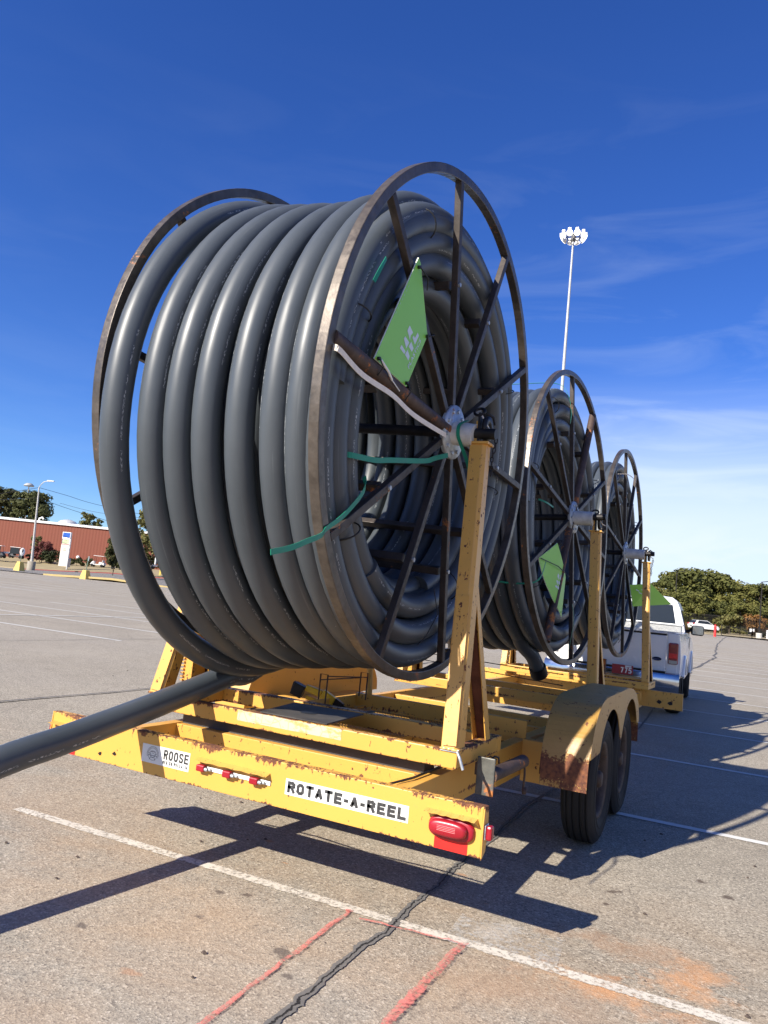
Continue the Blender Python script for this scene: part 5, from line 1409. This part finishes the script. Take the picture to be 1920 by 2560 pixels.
# posts with yellow block feet
def block_sign(px, py, d, label, oval_):
    a = gp(px, py, d); t_ = thing('traffic_sign', label, 'sign', a, 'signs on yellow concrete feet')
    b = MB(); b.hexa([(-.55, -.45, -.2), (.55, -.45, -.2), (.55, .45, -.2), (-.55, .45, -.2)], [(-.26, -.26, .95), (.26, -.26, .95), (.26, .26, .95), (-.26, .26, .95)]); b.build('concrete_foot', plain('yellow_block', (.60, .44, .12), .8), t_, .04)
    b = MB(); b.bar((0, 0, .95), (.12, 0, 2.5), .07, .05); b.build('post', plain('green_post', (.10, .16, .12), .6), t_)
    if oval_:
        dv = (CAM-a); dv.z = 0; dv.normalize()
        b = MB(); b.lathe([(0, 0), (.27, 0), (.29, .02), (.27, .04), (0, .04)], (0, 0, 0), dv, 24); o = b.build('sign_plate', M['white'], t_); o.location = (.10, 0, 2.15); o.scale = (1, 1, 1.7)
        b = MB(); b.bar(Vector((.02, 0, 1.75))+dv*.05, Vector((.14, 0, 2.5))+dv*.05, .12, .02, dv); b.build('arrow', M['wire'], t_)
    else:
        b = MB(); b.bar((.10, 0, 2.0), (.13, 0, 2.5), .18, .03); b.build('sign_plate', M['hub'], t_)
block_sign(48, 1423.5, 92, 'oval white sign on a yellow concrete foot left of the lamp post', True)
block_sign(212.5, 1446.5, 84, 'narrow sign post on a yellow concrete foot by the kerb', False)
b = MB(); a = gp(172, 1415, 115); b.lathe([(.16, -.2), (.16, 1.0), (.1, 1.15), (0, 1.18)], a, (0, 0, 1), 12); tag(b.build('bollard', cream), 'short cream bollard right beside the pylon sign', 'bollard')
# golf carts
def cart(px, py, d, flip, label, util=False, s=1.0):
    a = gp(px, py, d); t_ = thing('golf_cart', label, 'golf cart', a, 'carts parked by the red wall')
    t_.rotation_euler = (0, 0, yaw_+(pi if flip else 0)+.15); t_.scale = (s, s, s)
    bw_ = plain('cart_white', (.68, .68, .66), .4) if not util else plain('cart_dark', (.05, .055, .06), .4)
    b = MB()
    b.hexa([(-1.15, -.55, .28), (1.1, -.55, .28), (1.1, .55, .28), (-1.15, .55, .28)], [(-1.1, -.55, .42), (1.05, -.55, .42), (1.05, .55, .42), (-1.1, .55, .42)])
    b.hexa([(.55, -.5, .42), (1.15, -.5, .35), (1.15, .5, .35), (.55, .5, .42)], [(.62, -.45, .95), (.92, -.42, .72), (.92, .42, .72), (.62, .45, .95)])
    b.hexa([(-1.15, -.55, .42), (-.25, -.55, .42), (-.25, .55, .42), (-1.15, .55, .42)], [(-1.1, -.5, .72), (-.3, -.5, .72), (-.3, .5, .72), (-1.1, .5, .72)])
    b.build('body', bw_, t_, .05)
    b = MB(); b.box((-.75, -.5, .725), (-.25, .5, .80)); b.bar((-.78, 0, .78), (-.85, 0, 1.15), .95, .08, (0, 1, 0)) if False else b.box((-.86, -.48, .78), (-.77, .48, 1.12)); b.build('seat', M['white'], t_, .03)
    b = MB()
    for x, y in ((.62, -.48), (.62, .48), (-.95, -.48), (-.95, .48)): b.bar((x, y, .7), (x*.72, y, 1.74), .035, .035)
    b.build('roof_frame', M['black_steel'], t_)
    b = MB(); b.box((-.95, -.56, 1.74), (.72, .56, 1.81)); b.build('roof', M['white'], t_, .03)
    b = MB(); b.tube([(.42, 0, .85), (.28, 0, 1.02)], .02, 6); b.tube([(.26+.03*cos(k*pi/6), .15*sin(k*pi/6), 1.03+.12*cos(k*pi/6)) for k in range(12)], .012, 6, True); b.build('steering_wheel', M['wire'], t_)
    for x, y in ((.82, -.50), (.82, .50), (-.78, -.50), (-.78, .50)):
        b = MB(); b.lathe([(0, -.10), (.13, -.10), (.22, -.09), (.235, 0), (.22, .09), (.13, .10), (0, .10)], (x, y, .235), (0, 1, 0), 20); b.build('wheel', M['rubber'], t_)
    if util:
        b = MB(); b.box((-1.9, -.6, .62), (-.98, .6, .66)); b.box((-1.9, -.6, .66), (-1.86, .6, .92)); b.box((-1.9, -.62, .66), (-.98, -.585, .92)); b.box((-1.9, .585, .66), (-.98, .62, .92)); b.build('cargo_box', M['white'], t_, .01)
        b = MB(); b.box((-.9, -.52, .72), (.60, -.50, 1.70)); b.build('side_curtain', M['glass'], t_)
cart(244, 1417, 124, True, 'white golf cart with white roof parked right of the pylon sign')
cart(40, 1396, 122, False, 'dark utility cart with white tipper box left of the lamp post', True)
cart(-8, 1394, 121, False, 'dark cart cut off by the left picture edge', True, 1.1)
cart(292, 1424, 122, True, 'dark cart half hidden behind the slim young tree', True, .8)
# pole, yellow post and parked cart seen through the loop gap
a = gp(388, 1411, 104); b = MB(); b.tube([a, gp(395, 1350, 104)], .10, 8, radii=[.12, .08]); b.tube([gp(395, 1350, 104), gp(396, 1347, 104)], .16, 8); tag(b.build('banner_pole', M['white']), 'white pole seen through the gap in the pipe loops', 'pole')
b = MB(); b.tube([gp(404.5, 1425, 96), gp(408, 1390, 96)], .07, 8); tag(b.build('banner_pole', galv), 'short grey pole next to the yellow post', 'pole')
b = MB(); b.bar(gp(399.5, 1438, 92), gp(404.5, 1412, 92), .22, .2, Fv); tag(b.build('bollard', plain('yellow_bollard', (.65, .50, .10), .7)), 'leaning yellow bollard seen between the pipe loops', 'bollard')
cart(414, 1426, 108, True, 'cart parked beyond the yellow bollard between the pipe loops', True, .8)
cart(372, 1422, 112, True, 'cart under the yellow-green tree between the pipe loops', True, .7)

# ------------------------------------------------------------------ high mast with lamps
a = gp(1393, 1150, 72); tp_ = gp(1433.5, 598, 72); bs = Vector((tp_.x, tp_.y, 0)); bs.z = gz(bs.x, bs.y)
hm = thing('high_mast_light', 'very tall pale mast carrying a ring of lit floodlights', 'light mast', bs)
T_ = tp_-bs; top2 = Vector((0, 0, T_.z))
b = MB(); b.tube([Vector((0, 0, 0)), top2*.5, top2], .2, 14, radii=[.26, .17, .09]); b.build('pole', plain('mast_galvanised', (.40, .41, .41), .5, .1), hm)
b = MB(); b.tube([top2+Vector((.62*cos(i*pi/10), .62*sin(i*pi/10), .15)) for i in range(20)], .045, 8, True); b.cyl(top2-Vector((0, 0, .2)), top2+Vector((0, 0, .55)), .22, 14)
for i in range(6): b.tube([top2+Vector((0, 0, .2)), top2+Vector((1.05*cos(i*pi/3+.3), 1.05*sin(i*pi/3+.3), .2))], .035, 6)
b.build('lamp_ring', plain('ring_grey', (.16, .16, .16), .5, .3), hm)
me_, ne_, be_ = mat('lit_lamp'); be_.inputs['Emission Color'].default_value = (1, .95, .82, 1); be_.inputs['Emission Strength'].default_value = 1.2; be_.inputs['Base Color'].default_value = (.8, .8, .75, 1)
for i in range(10):
    an = i*pi/5+.2; r_ = 1.13; c = top2+Vector((r_*cos(an), r_*sin(an), .12)); out_ = Vector((cos(an), sin(an), -.55)).normalized()
    b = MB(); b.lathe([(.0, -.34), (.12, -.33), (.17, -.18), (.31, -.02)], c, out_, 18)
    hd = b.build('lamp_head', M['white'], hm)
    b = MB(); b.lathe([(.295, -.02), (.26, .03), (0, .05)], c, out_, 18); b.build('lens', me_, hd)
    b = MB(); b.box((c.x-.14, c.y-.14, c.z+.24), (c.x+.14, c.y+.14, c.z+.46)); b.build('ballast_box', M['white'], hd)

# ------------------------------------------------------------------ right background
def lamp_post(bpx, tpx, d, label):
    a = gp(*bpx, d); c = gp(*tpx, d); t_ = thing('lamp_post', label, 'lamp post', a, 'black lamp posts on the right')
    h = (c-a).z; tt = c-a
    b = MB(); b.bar((0, 0, .5), tt, .20, .20, (0, 1, 0), .15, .15); b.build('pole', M['black_steel'], t_)
    b = MB(); b.bar(tt+Vector((-.1, 0, .02)), tt+Rv*1.6+Vector((0, 0, .22)), .34, .10, (0, 0, 1)); b.build('lamp_head', M['black_steel'], t_)
    b = MB(); b.lathe([(.42, -.4), (.42, .85), (.38, .9), (0, .9)], (0, 0, 0), (0, 0, 1), 20); b.build('concrete_base', plain('pale_concrete', (.50, .48, .43), .9, 0, .2, .12, 4), t_)
lamp_post((1684, 1570), (1692.5, 1431), 128, 'black lamp post in front of the woodland behind the pickup cab')
lamp_post((1897, 1598), (1905.5, 1456), 112, 'black lamp post on a round concrete base near the right picture edge')
b = MB(); a = gp(1923, 1598, 113); b.lathe([(.42, -.4), (.42, 1.3), (0, 1.35)], a, (0, 0, 1), 16); tag(b.build('concrete_bollard', M['white']), 'pale concrete bollard cut by the right picture edge', 'bollard')
b = MB(); a = gp(1787, 1590, 90); b.lathe([(.14, -.3), (.14, 1.25), (.10, 1.33), (0, 1.36)], a, (0, 0, 1), 14); b.lathe([(.14, .95), (.17, .96), (.17, 1.02), (.14, 1.03)], a, (0, 0, 1), 14); tag(b.build('bollard', plain('bright_red_paint', (.62, .02, .02), .5)), 'bright red bollard standing near the white car', 'bollard')
def fence(pts, h, label, step=2.4, pick=.16):
    t_ = thing('metal_fence', label, 'fence', pts[0]); o = pts[0]
    rails = MB(); pk = MB(); n_ = 0
    for a, c in zip(pts[:-1], pts[1:]):
        L = (c-a).length
        for z in (.12, h-.1): rails.bar(a-o+Vector((0, 0, z)), c-o+Vector((0, 0, z)), .05, .05)
        m_ = int(L/pick)
        for i in range(m_):
            p = a+(c-a)*(i/m_)-o; pk.box((p.x-.013, p.y-.013, p.z), (p.x+.013, p.y+.013, p.z+h))
        m_ = max(1, int(L/step))
        for i in range(m_+1):
            p = a+(c-a)*(i/m_)-o; b = MB(); b.box((p.x-.05, p.y-.05, p.z-.3), (p.x+.05, p.y+.05, p.z+h+.08)); b.build('post', M['black_steel'], t_)
    rails.build('rail', M['black_steel'], t_); pk.build('pickets', M['black_steel'], t_)
fence([gp(1803, 1590, 108), gp(1880, 1597, 108), gp(1990, 1607, 108)], 1.55, 'black picket fence beside the red bollard along the lot edge')
fence([gp(1640, 1558, 126), gp(1720, 1566, 126), gp(1800, 1574, 122), gp(1890, 1583, 119), gp(1990, 1593, 119)], 2.3, 'long black mesh fence at the foot of the woodland', 3.0, .12)
# green strip / sandy verge between the fences
V1 = [gp(px, py, 108) for px, py in ((1560, 1568), (1680, 1578), (1760, 1586), (1803, 1589), (1880, 1596), (2050, 1612))]
V2 = [gp(px, py, 150) for px, py in ((1560, 1556), (1680, 1566), (1760, 1575), (1803, 1579), (1880, 1586), (2050, 1602))]
band(V1, V2, plain('sandy_verge', (.40, .33, .20), .95, 0, .2, .2, 1), 'verge', n=2, zo=.05)
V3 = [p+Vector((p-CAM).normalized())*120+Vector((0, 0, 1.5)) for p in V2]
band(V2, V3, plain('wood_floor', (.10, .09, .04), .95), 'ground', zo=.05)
b = MB(); a = gp(1880, 1576, 112); b.box((a.x-.1, a.y-.5, a.z-.25), (a.x-.05, a.y+.55, a.z+.25)); b.plate([a+Rv*(-.35)+Vector((0,0,-.2)), a+Rv*.35+Vector((0,0,-.2)), a+Rv*.35+Vector((0,0,.25)), a+Rv*(-.35)+Vector((0,0,.25))], .02, Fv) ; tag(b.build('notice_sign', M['white']), 'small white notice fixed to the picket fence', 'sign')
# white car
ca = gp(1758, 1577, 116); car = thing('parked_car', 'white hatchback car parked beyond the lot edge left of the red bollard', 'car', ca)
car.rotation_euler = (0, 0, radians(38))
b = MB(); 
sec = [(-2.15, .35, .80, .86), (-2.2, .55, 1.0, .88), (-2.0, .28, 1.05, .90), (-.2, .28, 1.02, .90), (1.2, .28, .98, .90), (2.0, .28, .85, .86), (2.25, .38, .65, .78)]
vs = []
for x, z0, z1, hw in sec: vs += [(x, -hw, z0), (x, hw, z0), (x, hw*.97, z1), (x, -hw*.97, z1)]
b.add(vs, [(i*4+k, i*4+(k+1) % 4, i*4+4+(k+1) % 4, i*4+4+k) for i in range(6) for k in range(4)]+[(0, 1, 2, 3), (27, 26, 25, 24)])
b.hexa([(-2.0, -.86, 1.045), (1.2, -.86, .99), (1.2, .86, .99), (-2.0, .86, 1.045)], [(-1.55, -.66, 1.55), (.2, -.66, 1.58), (.2, .66, 1.58), (-1.55, .66, 1.55)])
b.build('body', M['car_white'], car, .05)
b = MB(); b.plate([(-2.02, -.72, 1.10), (-2.02, .72, 1.10), (-1.62, .60, 1.50), (-1.62, -.60, 1.50)], .02, (-1, 0, .8)); b.build('rear_window', M['glass'], car)
for s_ in (-1, 1):
    b = MB(); b.plate([(-1.6, s_*.85, 1.10), (.9, s_*.85, 1.06), (.15, s_*.70, 1.50), (-1.35, s_*.70, 1.50)], .02, (0, s_, .3)); b.build('side_window', M['glass'], car)
    b = MB(); b.box((-2.24, min(s_*.55, s_*.86), .88), (-2.0, max(s_*.55, s_*.86), 1.10)); b.build('tail_light', M['red_lens'], car, .02)
    for x in (-1.4, 1.4):
        b = MB(); b.lathe([(0, -.1), (.2, -.1), (.32, -.08), (.33, 0), (.32, .08), (.2, .1), (0, .1)], (x, s_*.80, .33), (0, 1, 0), 24); b.build('wheel', M['rubber'], car)
b = MB(); b.box((-2.235, -.26, .62), (-2.20, .26, .74)); b.build('number_plate', M['wire'], car)
